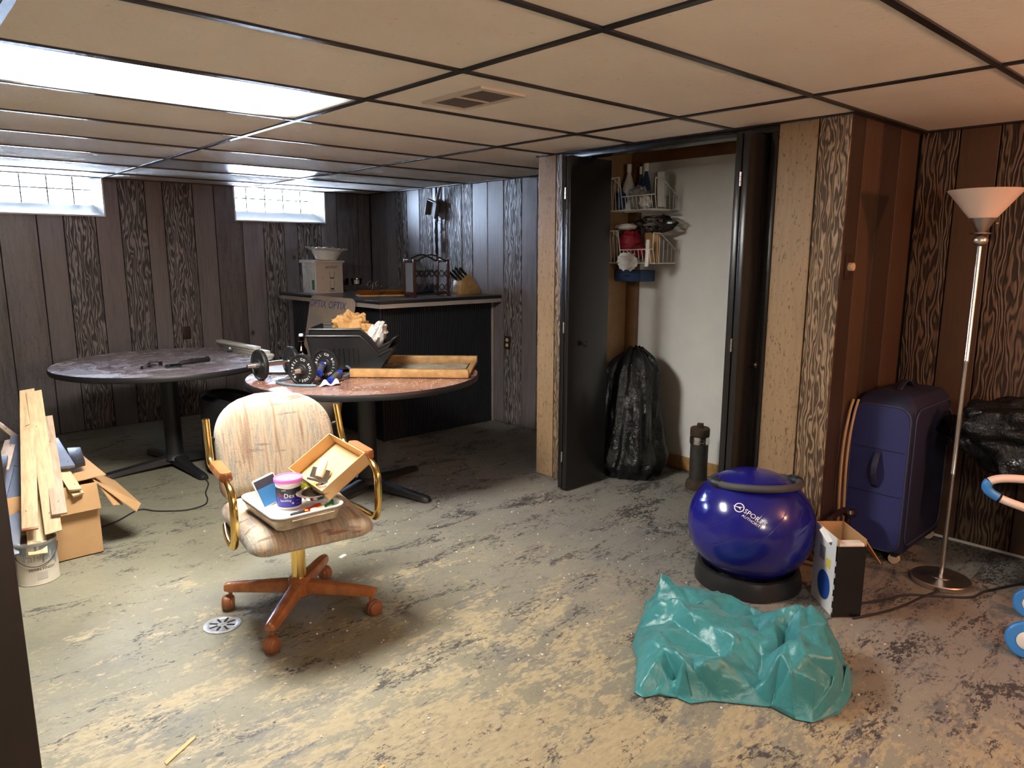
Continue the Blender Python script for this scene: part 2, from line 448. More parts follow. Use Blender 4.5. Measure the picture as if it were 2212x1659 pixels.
# bifold doors, each folded pair is a door with two leaves
def bifold(name, ys, x0, x1, knob_face):
    d = bpy.data.objects.new(name, None); COL.objects.link(d); struct(d)
    for i, y in enumerate(ys):
        leaf = MB().bx(x0, x1, y - .0165, y + .0165, .014, H - .040).build('leaf', 'door_black', d, bevel=.003)
    yb = (ys[0] + ys[1]) / 2
    for z in (.22, 1.02, 1.80):
        h = MB(); 
        for k in range(3): h.cyl((x0 - .004, yb, z - .032 + k * .022), (x0 - .004, yb, z - .012 + k * .022), .0045, n=10)
        h.build('hinge', 'hinge_steel', d)
    yk = min(ys) - .0165
    MB().lathe([(0, 0), (.008, 0), (.007, .012), (.016, .022), (.019, .032), (.013, .040), (0, .042)], 20).xf(Matrix.Translation((x0 + .125, yk, .917)) @ Matrix.Rotation(PI / 2, 4, 'X')).build('knob', 'door_black', d)
    MB().cyl((x0 + .2, yb, H - .04), (x0 + .2, yb, H - .02), .006, n=10).build('pivot', 'hinge_steel', d)
bifold('door_1', (1.5745, 1.6125), 1.538, 1.90, True)
bifold('door_2', (.4565, .4955), 1.545, 1.90, True)

# --- ceiling: backing, tees and lay-in tiles
def ceil_ok(x, y):   # is this spot part of the room (the closet block is open above)
    return not (x > CX + .01 and CY0 < y < CY1)
ceiling = struct(MB().bx(LX, CX, RY, BY, H + .02, H + .05).bx(CX, WX, RY, CY0, H + .02, H + .05).bx(CX, WX, CY1, BY, H + .02, H + .05).bx(LX - .1, WX + .2, RY - .1, BY + .26, 2.56, 2.62).build('ceiling', 'closet_dark', smooth=False, weld=False))
TX, TY = 1.2192, .6096
FIX = [(-1, 2), (0, 6), (-1, -4)]          # light fixtures take these cells (column, row)
cols = [(LX, -2 * TX)] + [(k * TX, (k + 1) * TX) for k in range(-2, 2)] + [(2 * TX, WX)]
for i, (x0, x1) in enumerate(cols):
    for j in range(-6, 9):
        y0, y1 = max(j * TY, RY), min((j + 1) * TY, BY)
        if y1 - y0 < .05 or x1 - x0 < .02: continue
        if (round(x0 / TX), j) in FIX and x1 - x0 > 1: continue
        rects = [(x0, x1, y0, y1)]
        if x1 > CX and not (y1 <= CY0 or y0 >= CY1):
            rects = []
            if x0 < CX: rects.append((x0, CX + .005, y0, y1))
            if y0 < CY0: rects.append((max(x0, CX), x1, y0, CY0))
            if y1 > CY1: rects.append((max(x0, CX), x1, CY1, y1))
        for r in rects:
            if r[1] - r[0] < .02 or r[3] - r[2] < .02: continue
            m = MB().bx(r[0] + .002, r[1] - .002, r[2] + .002, r[3] - .002, H + .004, H + .018)
            o = m.build('ceiling_tile', 'tile', ceiling, smooth=False)
            o.rotation_euler = (0, 0, 0)
def tee(x0, x1, y0, y1):
    MB().bx(x0, x1, y0, y1, H - .003, H + .004).build('grid_tee', 'tee_black', ceiling, smooth=False)
for k in range(-2, 2):
    tee(k * TX - .0125, k * TX + .0125, RY, BY)
tee(2 * TX - .0125, 2 * TX + .0125, RY, CY0); tee(2 * TX - .0125, 2 * TX + .0125, CY1, BY)
for j in range(-5, 9):
    y = j * TY
    for i, (x0, x1) in enumerate(cols):
        if x0 >= CX and CY0 < y < CY1: continue
        xe = min(x1, CX) if CY0 < y < CY1 else x1
        if xe - x0 > .03: tee(x0 + .0125, xe - .0125 if xe == x1 else xe, y - .0115, y + .0115)
# wall angle along the wall tops
struct(MB().bx(LX, WX, BY - .02, BY, H - .004, H + .004).build('trim_9', 'tee_black', smooth=False))
struct(MB().bx(CX - .02, CX, CY0 - .02, CY1, H - .004, H + .003).bx(CX, WX, CY0 - .02, CY0, H - .004, H + .003).build('trim_10', 'tee_black', smooth=False, weld=False))

# --- windows
def window(name, x0, x1):
    w = bpy.data.objects.new(name, None); COL.objects.link(w); struct(w)
    D = .17
    # rough plastered sill sloping up to the sash and splayed side reveals, rounded into each other
    def sill(u, v):
        x = x0 + u * (x1 - x0); y = BY - .012 + v * D
        z = WZ + .095 * v ** 1.3 + .004 * noise.noise((x * 14, y * 14, 3))
        e = min(u, 1 - u) * (x1 - x0); z += .05 * v * max(0, 1 - e / .09) ** 2
        return (x, y, z)
    MB().grid(sill, 48, 10).build('window_sill', 'white_paint', w, solid=.006)
    for s, xe in ((1, x0), (-1, x1)):
        def rev(u, v):
            y = BY - .012 + v * D; z = WZ + u * (H + .01 - WZ)
            return (xe + s * (.002 + .055 * v + .004 * noise.noise((y * 15, z * 15, s))), y, z)
        MB().grid(rev, 14, 10).build('window_reveal', 'white_paint', w, solid=.006)
    m = MB(); m.bx(x0, x1, BY - .016, BY + .004, WZ - .006, WZ + .004); m.bx(x0 - .002, x0 + .010, BY - .016, BY + .004, WZ, H); m.bx(x1 - .010, x1 + .002, BY - .016, BY + .004, WZ, H)
    m.build('window_frame', 'white_paint', w, smooth=False, weld=False)
    yg = BY - .012 + D
    MB().bx(x0, x1, yg, yg + .006, WZ + .06, H + .06).build('pane', 'window_glass', w, smooth=False)
    n = 5
    for k in range(1, n):
        xx = x0 + (x1 - x0) * (k / n) ; MB().bx(xx - .005, xx + .005, yg - .008, yg, WZ + .09, H + .05).build('glazing_bar', 'bar_grey', w, smooth=False)
    MB().bx(x0 + .04, x1 - .04, yg - .007, yg - .001, WZ + .205, WZ + .215).build('glazing_bar', 'bar_grey', w, smooth=False)
simple('bar_grey', (.06, .07, .09), .5)
window('window_1', *W1); window('window_2', *W2)

# --- lit fluorescent fixture
def lens_mat(name, lit, power=1.0):
    t = NT(name)
    v = t.coord('Object', (1, 1, 1))
    w = t.n('ShaderNodeTexVoronoi'); w.inputs['Scale'].default_value = 95; w.inputs['Randomness'].default_value = 0; t.l(v, w.inputs['Vector'])
    t.bump(w.outputs['Distance'], .5, .004)
    t.color((.62, .62, .62)); t.rough(.22)
    if lit:
        sp = t.n('ShaderNodeSeparateXYZ'); t.l(v, sp.inputs[0])
        # two tubes behind the prismatic lens: bright over their length, fading to the ends
        ex = t.ramp(t.math('ABSOLUTE', sp.outputs[0]), [(.34, 1.0), (.47, .10), (.56, .012), (.59, .006)])
        ey = t.ramp(t.math('ABSOLUTE', sp.outputs[1]), [(.0, 1.0), (.20, 1.0), (.285, .10)])
        pat = t.ramp(w.outputs['Distance'], [(.1, 1.0), (.6, .55)])
        e = t.math('MULTIPLY', t.math('MULTIPLY', ex, ey), pat)
        t.b.inputs['Emission Color'].default_value = (1.0, .965, .89, 1)
        t.l(t.math('MULTIPLY', e, FLUO * power), t.b.inputs['Emission Strength'])
    MATS[name] = t.m
lens_mat('lens_lit', True); lens_mat('lens_fill', True, .16); lens_mat('lens_off', False)  # the weak lit copy serves the fill panel added at the rear
def fixture(i, j, lit, label):
    cx, cy = (i + .5) * TX, (j + .5) * TY
    f = thing('ceiling_light', label, 'ceiling light', (cx, cy, H))
    w, d = TX - .03, TY - .03
    m = MB(); m.bx(-w / 2, w / 2, -d / 2, -d / 2 + .012, -.002, .016); m.bx(-w / 2, w / 2, d / 2 - .012, d / 2, -.002, .016)
    m.bx(-w / 2, -w / 2 + .012, -d / 2, d / 2, -.002, .016); m.bx(w / 2 - .012, w / 2, -d / 2, d / 2, -.002, .016)
    m.build('frame', 'frame_bronze', f, smooth=False, weld=False)
    MB().bx(-w / 2 + .008, w / 2 - .008, -d / 2 + .008, d / 2 - .008, .003, .010).build('diffuser', lit or 'lens_off', f, smooth=False)
simple('frame_bronze', (.10, .085, .08), .4, .3)
fixture(-1, 2, 'lens_lit', 'lit fluorescent ceiling panel with prismatic lens, upper left')
fixture(-1, -4, 'lens_fill', 'added weak fluorescent fill panel out of view behind the photographer')  # unseen panel added to brighten the room, kept at low power
fixture(0, 6, None, 'unlit fluorescent ceiling panel reflecting the window behind the tables')

# --- air vent in the ceiling
vent = thing('ceiling_vent', 'beige louvred air vent set in the ceiling tile', 'vent', (.30, .925, H + .004), math.radians(0))
m = MB()
for x0, x1, y0, y1 in ((-.11, .11, -.185, -.155), (-.11, .11, .155, .185), (-.11, -.08, -.155, .155), (.08, .11, -.155, .155), (-.08, .08, -.007, .007)):
    m.bx(x0, x1, y0, y1, -.009, 0)
m.build('frame', 'vent_beige', vent, smooth=False, weld=False) if 'vent_beige' in MATS else (simple('vent_beige', (.66, .58, .50), .4), m.build('frame', 'vent_beige', vent, smooth=False, weld=False))
MB().bx(-.08, .08, -.155, .155, -.001, .0).build('backing', 'groove_black', vent, smooth=False)
simple('louvre_grey', (.17, .16, .155), .45)
sl = None
for s in (-1, 1):
    for k in range(14):
        y = s * (.012 + .010 * k + .005)
        if sl is None: sl = MB().box((0, 0, 0), (.16, .0075, .0015), Matrix.Rotation(.5, 3, 'X')).build('louvre', 'louvre_grey', vent, smooth=False)
        else:
            c = sl.copy(); COL.objects.link(c); c.parent = vent; sl2 = c
        (sl if (s == -1 and k == 0) else sl2).location = (0, y, -.005)

# --- warm bulb fixture behind the photographer (source of the orange cast on the right)
def lamp(name, label, x, y, drop, r, energy, col, glow):
    t = thing(name, label, 'ceiling light', (x, y, H))
    MB().lathe([(0, 0), (.055, 0), (.05, -.02), (.012, -.03), (0, -.03)], 24).build('canopy', 'white_paint', t)
    MB().tube([(0, 0, -.02), (0, 0, -drop)], .004, 8).build('cord', 'tee_black', t)
    MB().lathe([(0, -drop + .02), (.012, -drop + .015), (.018, -drop - .02), (.018, -drop - .045), (0, -drop - .045)], 20).build('socket', 'white_paint', t)
    simple(name + '_glow', (1, .9, .8), .3, emit=(col, glow))
    MB().sphere((0, 0, -drop - .04 - r), r, 24, 14).build('globe', name + '_glow', t)
    return t
lamp('fill_globe', 'added white fill globe hanging unseen behind the photographer', -.85, -2.45, .36, .15, 0, (1.0, .85, .68), FILL_GLOBE)  # globe added as fill light for the ceiling and foreground
lamp('pendant_bulb', 'bare orange bulb hanging on a cord behind the doorway', 1.55, -2.25, .30, .045, 0, (1.0, .42, .20), BULB)

# --- outlets and the dimmer
simple('plate_brown', (.035, .018, .012), .4)
simple('ivory', (.62, .48, .32), .4)
def outlet(name, label, M, recept=True):
    t = thing(name, label, 'outlet', M=M)
    MB().prism(rrect(.075, .115, .006), 0, .006).build('plate', 'plate_brown', t, bevel=.001)
    for s in (-1, 1):
        MB().prism(rrect(.032, .028, .010), .006, .009, Matrix.Translation((0, s * .022, 0))).build('receptacle', 'ivory' if recept else 'plate_brown', t)
outlet('wall_outlet', 'brown wall outlet with ivory receptacles right of the black bar', frame((WX, 3.15, .71), (0, -1, 0), (0, 0, 1)))
outlet('wall_outlet', 'all-brown wall outlet above the far round table', frame((.56, BY, .755), (1, 0, 0), (0, 0, 1)), False)
sw = thing('dimmer_switch', 'brown dimmer plate with round ivory knob on paneling near the lamp', 'switch', M=frame((1.755, CY0, 1.40), (1, 0, 0), (0, 0, 1)))
MB().prism(rrect(.072, .115, .005), 0, .006).build('plate', 'plate_brown', sw, bevel=.001)
MB().lathe([(.019, .006), (.019, .024), (.017, .027), (.014, .026), (0, .026)], 24).build('knob', 'ivory', sw)

# ================================================================ FURNITURE MATERIALS
def loft(rings, cap=True):
    m = MB(); n = len(rings[0]); vs = [p for r in rings for p in r]
    fs = [(i * n + k, i * n + (k + 1) % n, (i + 1) * n + (k + 1) % n, (i + 1) * n + k) for i in range(len(rings) - 1) for k in range(n)]
    if cap: fs += [tuple(range(n - 1, -1, -1)), tuple((len(rings) - 1) * n + k for k in range(n))]
    return m.add(vs, fs)
def bez(pts, n=8):
    """smooth polyline through the points (Catmull-Rom)"""
    P = [Vector(p) for p in pts]; Q = [P[0] * 2 - P[1]] + P + [P[-1] * 2 - P[-2]]; out = []
    for i in range(1, len(Q) - 2):
        for k in range(n):
            t = k / n; a, b, c, d = Q[i - 1], Q[i], Q[i + 1], Q[i + 2]
            out.append(.5 * ((2 * b) + (c - a) * t + (2 * a - 5 * b + 4 * c - d) * t * t + (3 * b - a - 3 * c + d) * t ** 3))
    out.append(P[-1]); return out

def mat_laminate(name, base, dust):
    t = NT(name); v = t.coord()
    f = t.noise(v, 14, 5, .7); d = t.noise(v, 3.2, 6, .7, 1.2); sp = t.noise(v, 160, 2, .5)
    c = t.ramp(f, [(.3, tuple(x * .7 for x in base)), (.7, tuple(x * 1.25 for x in base))])
    c = t.mix(t.math('MULTIPLY', t.ramp(d, [(.45, 0.0), (.72, 1.0)]), dust), c, (.42, .38, .38))
    c = t.mix(t.ramp(sp, [(.70, 0.0), (.76, .7)]), c, (.6, .56, .5))
    t.color(c); t.rough(t.ramp(d, [(.4, .16), (.75, .42)])); MATS[name] = t.m
mat_laminate('laminate_red', (.30, .145, .105), .5)
mat_laminate('laminate_dark', (.26, .22, .25), .85)  # dust and base colour raised to stand in for the window's gloss
simple('edge_black', (.016, .015, .017), .42)
simple('iron_black', (.012, .012, .014), .5, bump=.08, bscale=150)
simple('bar_black', (.020, .021, .026), .36)
simple('bar_trim', (.40, .34, .30), .4, var=.08)
simple('counter_slate', (.105, .105, .115), .3, var=.2, vscale=30)
simple('brass', (.86, .62, .22), .16, 1.0)
simple('chair_wood', (.36, .125, .035), .34, var=.3, vscale=18, coat=.3)
simple('caster_brown', (.28, .10, .04), .38)
simple('steel', (.62, .60, .58), .22, 1.0)
simple('chrome', (.80, .80, .80), .08, 1.0)
simple('cardboard', (.47, .275, .125), .75, var=.09, vscale=6, bump=.06, bscale=30)
simple('cardboard_light', (.62, .41, .19), .72, var=.06, vscale=6)
simple('white_plastic', (.80, .78, .74), .3)
simple('white_card', (.74, .72, .68), .5)
simple('black_plastic', (.014, .014, .016), .38)
simple('rubber_black', (.011, .011, .012), .48)
simple('grey_foam', (.060, .060, .064), .65)
simple('ink_black', (.02, .02, .025), .6)
simple('ink_white', (.85, .85, .84), .6)
simple('ink_blue', (.05, .07, .25), .6)
simple('ink_red', (.65, .02, .07), .5)

def mat_fabric():
    t = NT('chair_fabric')
    vs = t.coord('Object', (26, 2.4, 2.4)); vw = t.coord('Object', (6, 30, 34)); v = t.coord()
    st = t.noise(vs, 1.0, 4, .6, .3)
    c = t.ramp(st, [(.30, (0.266, 0.185, 0.126)), (.38, (0.370, 0.266, 0.185)), (.44, (0.518, 0.407, 0.281)), (.50, (0.414, 0.348, 0.266)), (.53, (0.311, 0.303, 0.252)), (.57, (0.518, 0.414, 0.296)), (.63, (0.488, 0.355, 0.252)), (.70, (0.281, 0.237, 0.207))])
    band = t.math('MULTIPLY', t.ramp(t.noise(vw, 1.0, 3, .5), [(.62, 0.0), (.68, 1.0)]), .8)
    c = t.mix(band, c, t.ramp(t.noise(v, 9, 2, .5), [(.4, (0.133, 0.126, 0.133)), (.6, (0.296, 0.111, 0.067))]))
    br = t.n('ShaderNodeTexBrick'); vb = t.coord('Object', (1, 1, 1)); 
    vo = t.n('ShaderNodeTexVoronoi'); vo.inputs['Scale'].default_value = 210; t.l(v, vo.inputs['Vector'])
    zone = t.ramp(t.noise(vs, .8, 2, .5), [(.40, .15), (.60, 1.0)])
    dots = t.math('MULTIPLY', t.ramp(vo.outputs['Distance'], [(.22, 1.0), (.42, 0.0)]), zone)
    c = t.mix(t.math('MULTIPLY', dots, .62), c, (0.126, 0.096, 0.081))
    t.color(c); t.rough(.9); t.b.inputs['Sheen Weight'].default_value = .2
    t.bump(vo.outputs['Distance'], .4, .002); MATS['fabric'] = t.m
mat_fabric()

# ---------------------------------------------------------------- round pedestal tables
def round_table(label, x, y, a0, top):
    t = thing('round_table', label, 'table', (x, y, 0), group='round pedestal tables'); del t['group']
    r = .69
    MB().lathe([(0, .7345), (r - .006, .7345), (r - .006, .736), (0, .736)], 96).build('tabletop', top, t)
    MB().lathe([(0, .696), (r - .02, .696), (r - .004, .702), (r, .712), (r, .724), (r - .004, .7335), (r - .02, .7345), (0, .7345)], 96).build('edge_band', 'edge_black', t)
    MB().lathe([(.20, .690), (.20, .696), (.055, .696), (.055, .690)], 32).build('mount_plate', 'iron_black', t)
    MB().lathe([(.085, .055), (.075, .075), (.060, .09), (.056, .12), (.056, .66), (.07, .69), (0, .69)], 28).build('column', 'iron_black', t)
    for k in range(4):
        a = math.radians(a0 + 90 * k); d = Vector((math.cos(a), math.sin(a), 0)); n = Vector((-d.y, d.x, 0))
        rings = []
        for s, w, z0, z1 in ((.0, .042, .03, .085), (.10, .040, .028, .078), (.28, .034, .018, .055), (.42, .032, .008, .042), (.46, .030, .004, .036), (.475, .020, .004, .024)):
            p = d * s; rings.append([p - n * w + Vector((0, 0, z0)), p + n * w + Vector((0, 0, z0)), p + n * w * .8 + Vector((0, 0, z1 - .008)), p + n * w * .4 + Vector((0, 0, z1)), p - n * w * .4 + Vector((0, 0, z1)), p - n * w * .8 + Vector((0, 0, z1 - .008))])
        loft(rings).build('leg', 'iron_black', t)
        MB().cyl(d * .44 + Vector((0, 0, 0)), d * .44 + Vector((0, 0, .01)), .018, n=14).build('foot', 'rubber_black', t)
    return t
round_table('round table with red-brown top beside the bar, holding dumbbells and black bins', .66, 2.42, 17, 'laminate_red')
round_table('dusty dark round table below the windows, far left', -.07, 3.767, 4, 'laminate_dark')

# ---------------------------------------------------------------- bar
bar = thing('bar_counter', 'black fluted corner bar with slate counter and pale trim band', 'bar', (0, 0, 0))
m = MB(); m.bx(1.36, WX - .005, 3.345, 3.365, .0, 1.05); m.bx(1.36, 1.38, 3.365, 4.83, 0, 1.05); m.bx(1.38, 1.93, 4.81, 4.83, 0, 1.05)
m.build('body', 'bar_black', bar, smooth=False, weld=False)
m = MB()
x = 1.352
while x < 2.47: m.bx(x, x + .015, 3.336, 3.345, .004, 1.04); x += .021
y = 3.36
while y < 4.82: m.bx(1.351, 1.36, y, y + .015, .004, 1.04); y += .021
o = m.build('fluting', 'bar_black', bar, smooth=False, weld=False); o['kind'] = 'stuff'
MB().bx(1.345, 1.362, 3.33, 3.347, 0, 1.045).build('corner_post', 'bar_black', bar, bevel=.003)
MB().bx(2.455, WX - .004, 3.322, 3.336, 0, 1.05).build('end_trim', 'bar_trim', bar, bevel=.002)
L = [(1.27, 3.22), (WX - .004, 3.22), (WX - .004, 4.0), (1.97, 4.0), (1.97, 4.90), (1.27, 4.90)]
Lt = [(1.277, 3.227), (WX - .004, 3.227), (WX - .004, 3.99), (1.96, 3.99), (1.96, 4.89), (1.277, 4.89)]
MB().prism(Lt, 1.05, 1.083).build('trim_band', 'bar_trim', bar, smooth=False)
MB().prism(L, 1.083, 1.108).build('counter_edge', 'edge_black', bar, bevel=.003)
MB().prism([(1.274, 3.224), (WX - .004, 3.224), (WX - .004, 3.996), (1.966, 3.996), (1.966, 4.896), (1.274, 4.896)], 1.108, 1.11).build('countertop', 'counter_slate', bar, smooth=False)

# ---------------------------------------------------------------- swivel chair
ch = thing('swivel_chair', 'patterned upholstered swivel armchair with brass arms and wooden caster base', 'chair', (-.37, 1.245, 0), math.radians(-8.6))
for k in range(4):
    a = math.radians(52.6 + 90 * k); d = Vector((math.cos(a), math.sin(a), 0)); n = Vector((-d.y, d.x, 0))
    rings = []
    for s, w, z0, z1 in ((.015, .026, .094, .146), (.06, .026, .094, .144), (.20, .024, .090, .130), (.29, .022, .086, .120), (.312, .019, .088, .116), (.318, .012, .092, .110)):
        p = d * s; Z = lambda z: Vector((0, 0, z))
        rings.append([p - n * w + Z(z0), p + n * w + Z(z0), p + n * w + Z(z1 - .014), p + n * w * .75 + Z(z1 - .004), p + n * w * .35 + Z(z1), p - n * w * .35 + Z(z1), p - n * w * .75 + Z(z1 - .004), p - n * w + Z(z1 - .014)])
    leg = loft(rings).build('leg', 'chair_wood', ch)
    c0 = d * .295
    cs = MB().cyl(c0 + Vector((0, 0, .055)), c0 + Vector((0, 0, .088)), .008, n=12).build('caster', 'caster_brown', ch)
    q = Matrix.Translation(c0 + Vector((0, 0, .030)) + d * .012) @ Matrix.Rotation(a + .9 + k, 4, 'Z') @ Matrix.Rotation(PI / 2, 4, 'X')
    MB().lathe([(0, -.024), (.022, -.024), (.027, -.021), (.030, -.015), (.030, .015), (.027, .021), (.022, .024), (0, .024)], 28).xf(q).build('wheel', 'caster_brown', cs)
    MB().lathe([(.0315, -.012), (.034, -.010), (.034, .010), (.0315, .012)], 28).xf(q).build('hood', 'caster_brown', cs)
MB().lathe([(0, .07), (.03, .075), (.045, .085), (.046, .148), (.036, .16), (0, .16)], 28).build('hub', 'chair_wood', ch)
MB().lathe([(0, .15), (.0285, .15), (.0285, .36), (0, .36)], 28).build('column', 'brass', ch)
MB().lathe([(0, .355), (.035, .355), (.038, .365), (.038, .385), (.03, .392), (0, .392)], 28).build('collar', 'caster_brown', ch)
MB().box((0, -.02, .397), (.22, .30, .014)).build('mechanism', 'iron_black', ch, bevel=.003)
rings = []
for ins, z in ((.05, .400), (.015, .404), (.0, .418), (.0, .440), (.008, .458), (.025, .472), (.06, .482), (.12, .487)):
    rr = rrect(.465 - 2 * ins, .53 - 2 * ins, .06 - min(ins * .4, .04), 8)
    rings.append([(x - .018, y - .060, z - .018 * max(0, (-y - .10) / .16) ** 2 * (1 if z > .43 else .2)) for x, y in rr])
seat = loft(rings).build('seat', 'fabric', ch)
rings = []; NZ = 26
for i in range(NZ):
    f = i / (NZ - 1); z = .475 + .395 * f
    s = max(0, (f - .50) / .50); w = .49 * (max(0, 1 - s ** 2.6)) ** (1 / 2.6) if s < .999 else .12
    w = max(w, .12); sb = max(0, (.12 - f) / .12); w = w - .05 * sb ** 2
    th = .07 * (1 - .65 * max(0, (f - .86) / .14) ** 2) * (1 - .5 * sb ** 2)
    rr = rrect(w, th, th * .45, 5)
    rings.append([(x, .215 + y + .10 * f - .75 * x * x * (1 - .2 * f), z) for x, y in rr])
loft(rings).build('backrest', 'fabric', ch, angle=60)
for s in (-1, 1):
    x = s * .275
    pts = bez([(x * .98, .235, .80), (x * .985, .215, .74), (x * .99, .19, .675), (x, .16, .642), (x, .10, .632), (x, -.04, .632), (x, -.13, .630), (x, -.180, .606), (x, -.195, .55), (x, -.188, .46), (x, -.165, .412), (x, -.12, .398), (x * .97, -.02, .394), (x * .9, .10, .394)], 6)
    MB().tube(pts, .0145, 14).build('arm_tube', 'brass', ch)
    MB().lathe([(0, 0), (.0135, 0), (.0145, -.004), (.0145, -.010)], 14).xf(Matrix.Translation((x * .98, .2365, .804))).build('tube_cap', 'brass', ch)
    rr = [(px + x, py - .02) for px, py in rrect(.046, .20, .018, 5)]
    loft([[(x + (a - x) * .8, -.02 + (b + .02) * .97, .636) for a, b in rr], [(a, b, .642) for a, b in rr], [(a, b, .664) for a, b in rr], [(x + (a - x) * .85, -.02 + (b + .02) * .97, .672) for a, b in rr]]).build('armrest', 'chair_wood', ch)
    MB().tube([(x * .9, .10, .394), (x * .4, .10, .394)], .012, 10).build('arm_bracket', 'iron_black', ch)
    MB().tube([(x * .985, .215, .73), (x * .75, .26, .70)], .008, 10).build('back_bracket', 'iron_black', ch)

# --- things on the chair: roasting pan with liner, tub, tools
PA = math.radians(-2)
pan_M = Matrix.Translation((-.447, 1.105, .489)) @ Matrix.Rotation(PA, 4, 'Z')
simple('pan_metal', (.50, .43, .34), .38, .75, var=.4, vscale=14)
pan = thing('roasting_pan', 'stained metal roasting pan on the chair seat', 'pan', M=pan_M)
def tray(w, d, h, flare, r, th, lip):
    o1 = rrect(w - 2 * flare, d - 2 * flare, r, 6); o2 = rrect(w, d, r + .008, 6); o3 = rrect(w + 2 * lip, d + 2 * lip, r + .015, 6)
    i2 = rrect(w - 2 * th, d - 2 * th, r + .006, 6); i1 = rrect(w - 2 * flare - 2 * th, d - 2 * flare - 2 * th, r, 6)
    return loft([[(x, y, 0) for x, y in o1], [(x, y, h - .004) for x, y in o2], [(x, y, h - .005) for x, y in o3], [(x, y, h) for x, y in o3], [(x, y, h) for x, y in i2], [(x, y, th) for x, y in i1]])
tray(.265, .345, .044, .014, .03, .0015, .004).build('body', 'pan_metal', pan, bevel=0)
MB().tube([(-.08, -.178, .040), (-.08, -.188, .038), (.08, -.188, .038), (.08, -.178, .040)], .003, 8).build('handle', 'pan_metal', pan)
liner = thing('tray_liner', 'white plastic tray liner nested in the metal pan', 'tray', M=pan_M @ Matrix.Translation((0, 0, .0025)))
tray(.258, .338, .050, .014, .03, .0015, .010).build('liner_shell', 'white_plastic', liner)
ZT = .489 + .0025 + .0018
# bucket of spackling
def mat_tub():
    simple('tub_navy', (.022, .022, .14), .35); simple('tub_black', (.012, .012, .025), .35); simple('lid_pink', (.80, .22, .72), .35); simple('tub_blue2', (.02, .02, .30), .35)
mat_tub()
tub = thing('spackle_tub', 'tub of spackling with pink lid and navy label in the tray', 'tub', (-.430, 1.165, ZT))
MB().lathe([(0, 0), (.043, 0), (.045, .003), (.0495, .100), (.052, .104), (.052, .109), (0, .109)], 40).build('body', 'white_plastic', tub)
MB().lathe([(.0534, .104), (.0545, .106), (.0545, .116), (.0525, .119), (.048, .1195), (.0465, .116), (0, .116)], 40).build('lid', 'lid_pink', tub)
def conecyl(r0, r1, h0, h1, off):
    def fn(ang, z): 
        r = r0 + (r1 - r0) * (z - h0) / (h1 - h0) + off; return (r * math.cos(ang), r * math.sin(ang), z)
    return fn
cf = conecyl(.0451, .0494, .004, .100, .0006); A0 = math.atan2(-1.371 - 1.165, -1.57 + .430)
for nm, z0, z1, mt in (('label_lower', .010, .050, 'tub_blue2'), ('label_upper', .050, .086, 'tub_black')):
    MB().grid(lambda u, v: cf(A0 - 1.9 + u * 3.8, z0 + v * (z1 - z0)), 40, 3).build(nm, mt, tub)
cf2 = conecyl(.0451, .0494, .004, .100, .0012)
wrap = lambda z, da: (lambda x, y: cf2(A0 + da + x / .048, z + y))
lettering('Dex', .026, wrap(.056, .02), 'ink_white', tub, sx=.9)
lettering('Dry', .017, wrap(.057, -.62), 'ink_red', tub)
lettering('Spackling', .012, wrap(.038, -.30), 'ink_white', tub)
lettering('DAP', .009, wrap(.078, -.40), 'ink_white', tub, 'emblem')
for da, z in ((.75, .062), (.75, .048), (.75, .034), (.75, .020)):
    lettering('≡≡≡', .010, wrap(z, da), 'lid_pink', tub, 'small_print')
lettering('★', .012, wrap(.026, .28), 'ink_white', tub, 'seal')
MB().tube(bez([(.053 * math.cos(A0 - 1.2 + 2.4 * k / 8), .053 * math.sin(A0 - 1.2 + 2.4 * k / 8), .098 - .012 * math.sin(PI * k / 8)) for k in range(9)], 3), .0012, 6).build('wire_bail', 'white_plastic', tub)
# blue sanding-sheet package behind the tub
simple('pack_blue', (.05, .19, .42), .35); simple('pack_dark', (.05, .05, .07), .4)
pk = thing('blister_pack', 'blue and white blister pack standing behind the spackling tub', 'package', M=frame((-.462, 1.228, ZT + .002), (.86, .25, .12), (-.25, .35, .9)))
MB().prism(rrect(.105, .115, .010), -.002, .002, Matrix.Translation((0, .058, 0))).build('backing', 'white_card', pk)
MB().prism([(-.047, .005), (.047, .005), (.047, .075), (-.047, .075)], .002, .004).build('blue_print', 'pack_blue', pk, smooth=False)
MB().prism([(-.047, .075), (.047, .075), (.047, .108), (-.047, .108)], .002, .004).build('dark_print', 'pack_dark', pk, smooth=False)
# steel dish
dish = thing('steel_dish', 'shallow shiny steel dish with wide rim in the tray', 'dish', M=Matrix.Translation((-.372, 1.055, ZT + .050)) @ Matrix.Rotation(-.10, 4, 'Y'))
MB().lathe([(0, 0), (.035, 0), (.045, .006), (.052, .022), (.070, .027), (.072, .029), (.068, .030), (.051, .0255), (.043, .008), (.034, .002), (0, .002)], 40).build('bowl', 'steel', dish)
# cardboard box lid leaning in the tray
cb_M = frame((-.262, 1.125, .612), (.84, -.05, .54), (.04, .286, .05))
cb = thing('cardboard_tray', 'open shallow cardboard tray tipped up on the chair', 'box', M=cb_M)
bw, bd, bh = .215, .28, .055
MB().bx(-bw / 2, bw / 2, -bd / 2, bd / 2, 0, .003).build('bottom', 'cardboard_light', cb, smooth=False)
for nm, b in (('side', (-bw / 2, bw / 2, -bd / 2, -bd / 2 + .003, 0, bh)), ('side', (-bw / 2, bw / 2, bd / 2 - .003, bd / 2, 0, bh)), ('side', (-bw / 2, -bw / 2 + .003, -bd / 2, bd / 2, 0, bh)), ('side', (bw / 2 - .003, bw / 2, -bd / 2, bd / 2, 0, bh))):
    MB().bx(*b).build(nm, 'cardboard_light', cb, smooth=False)
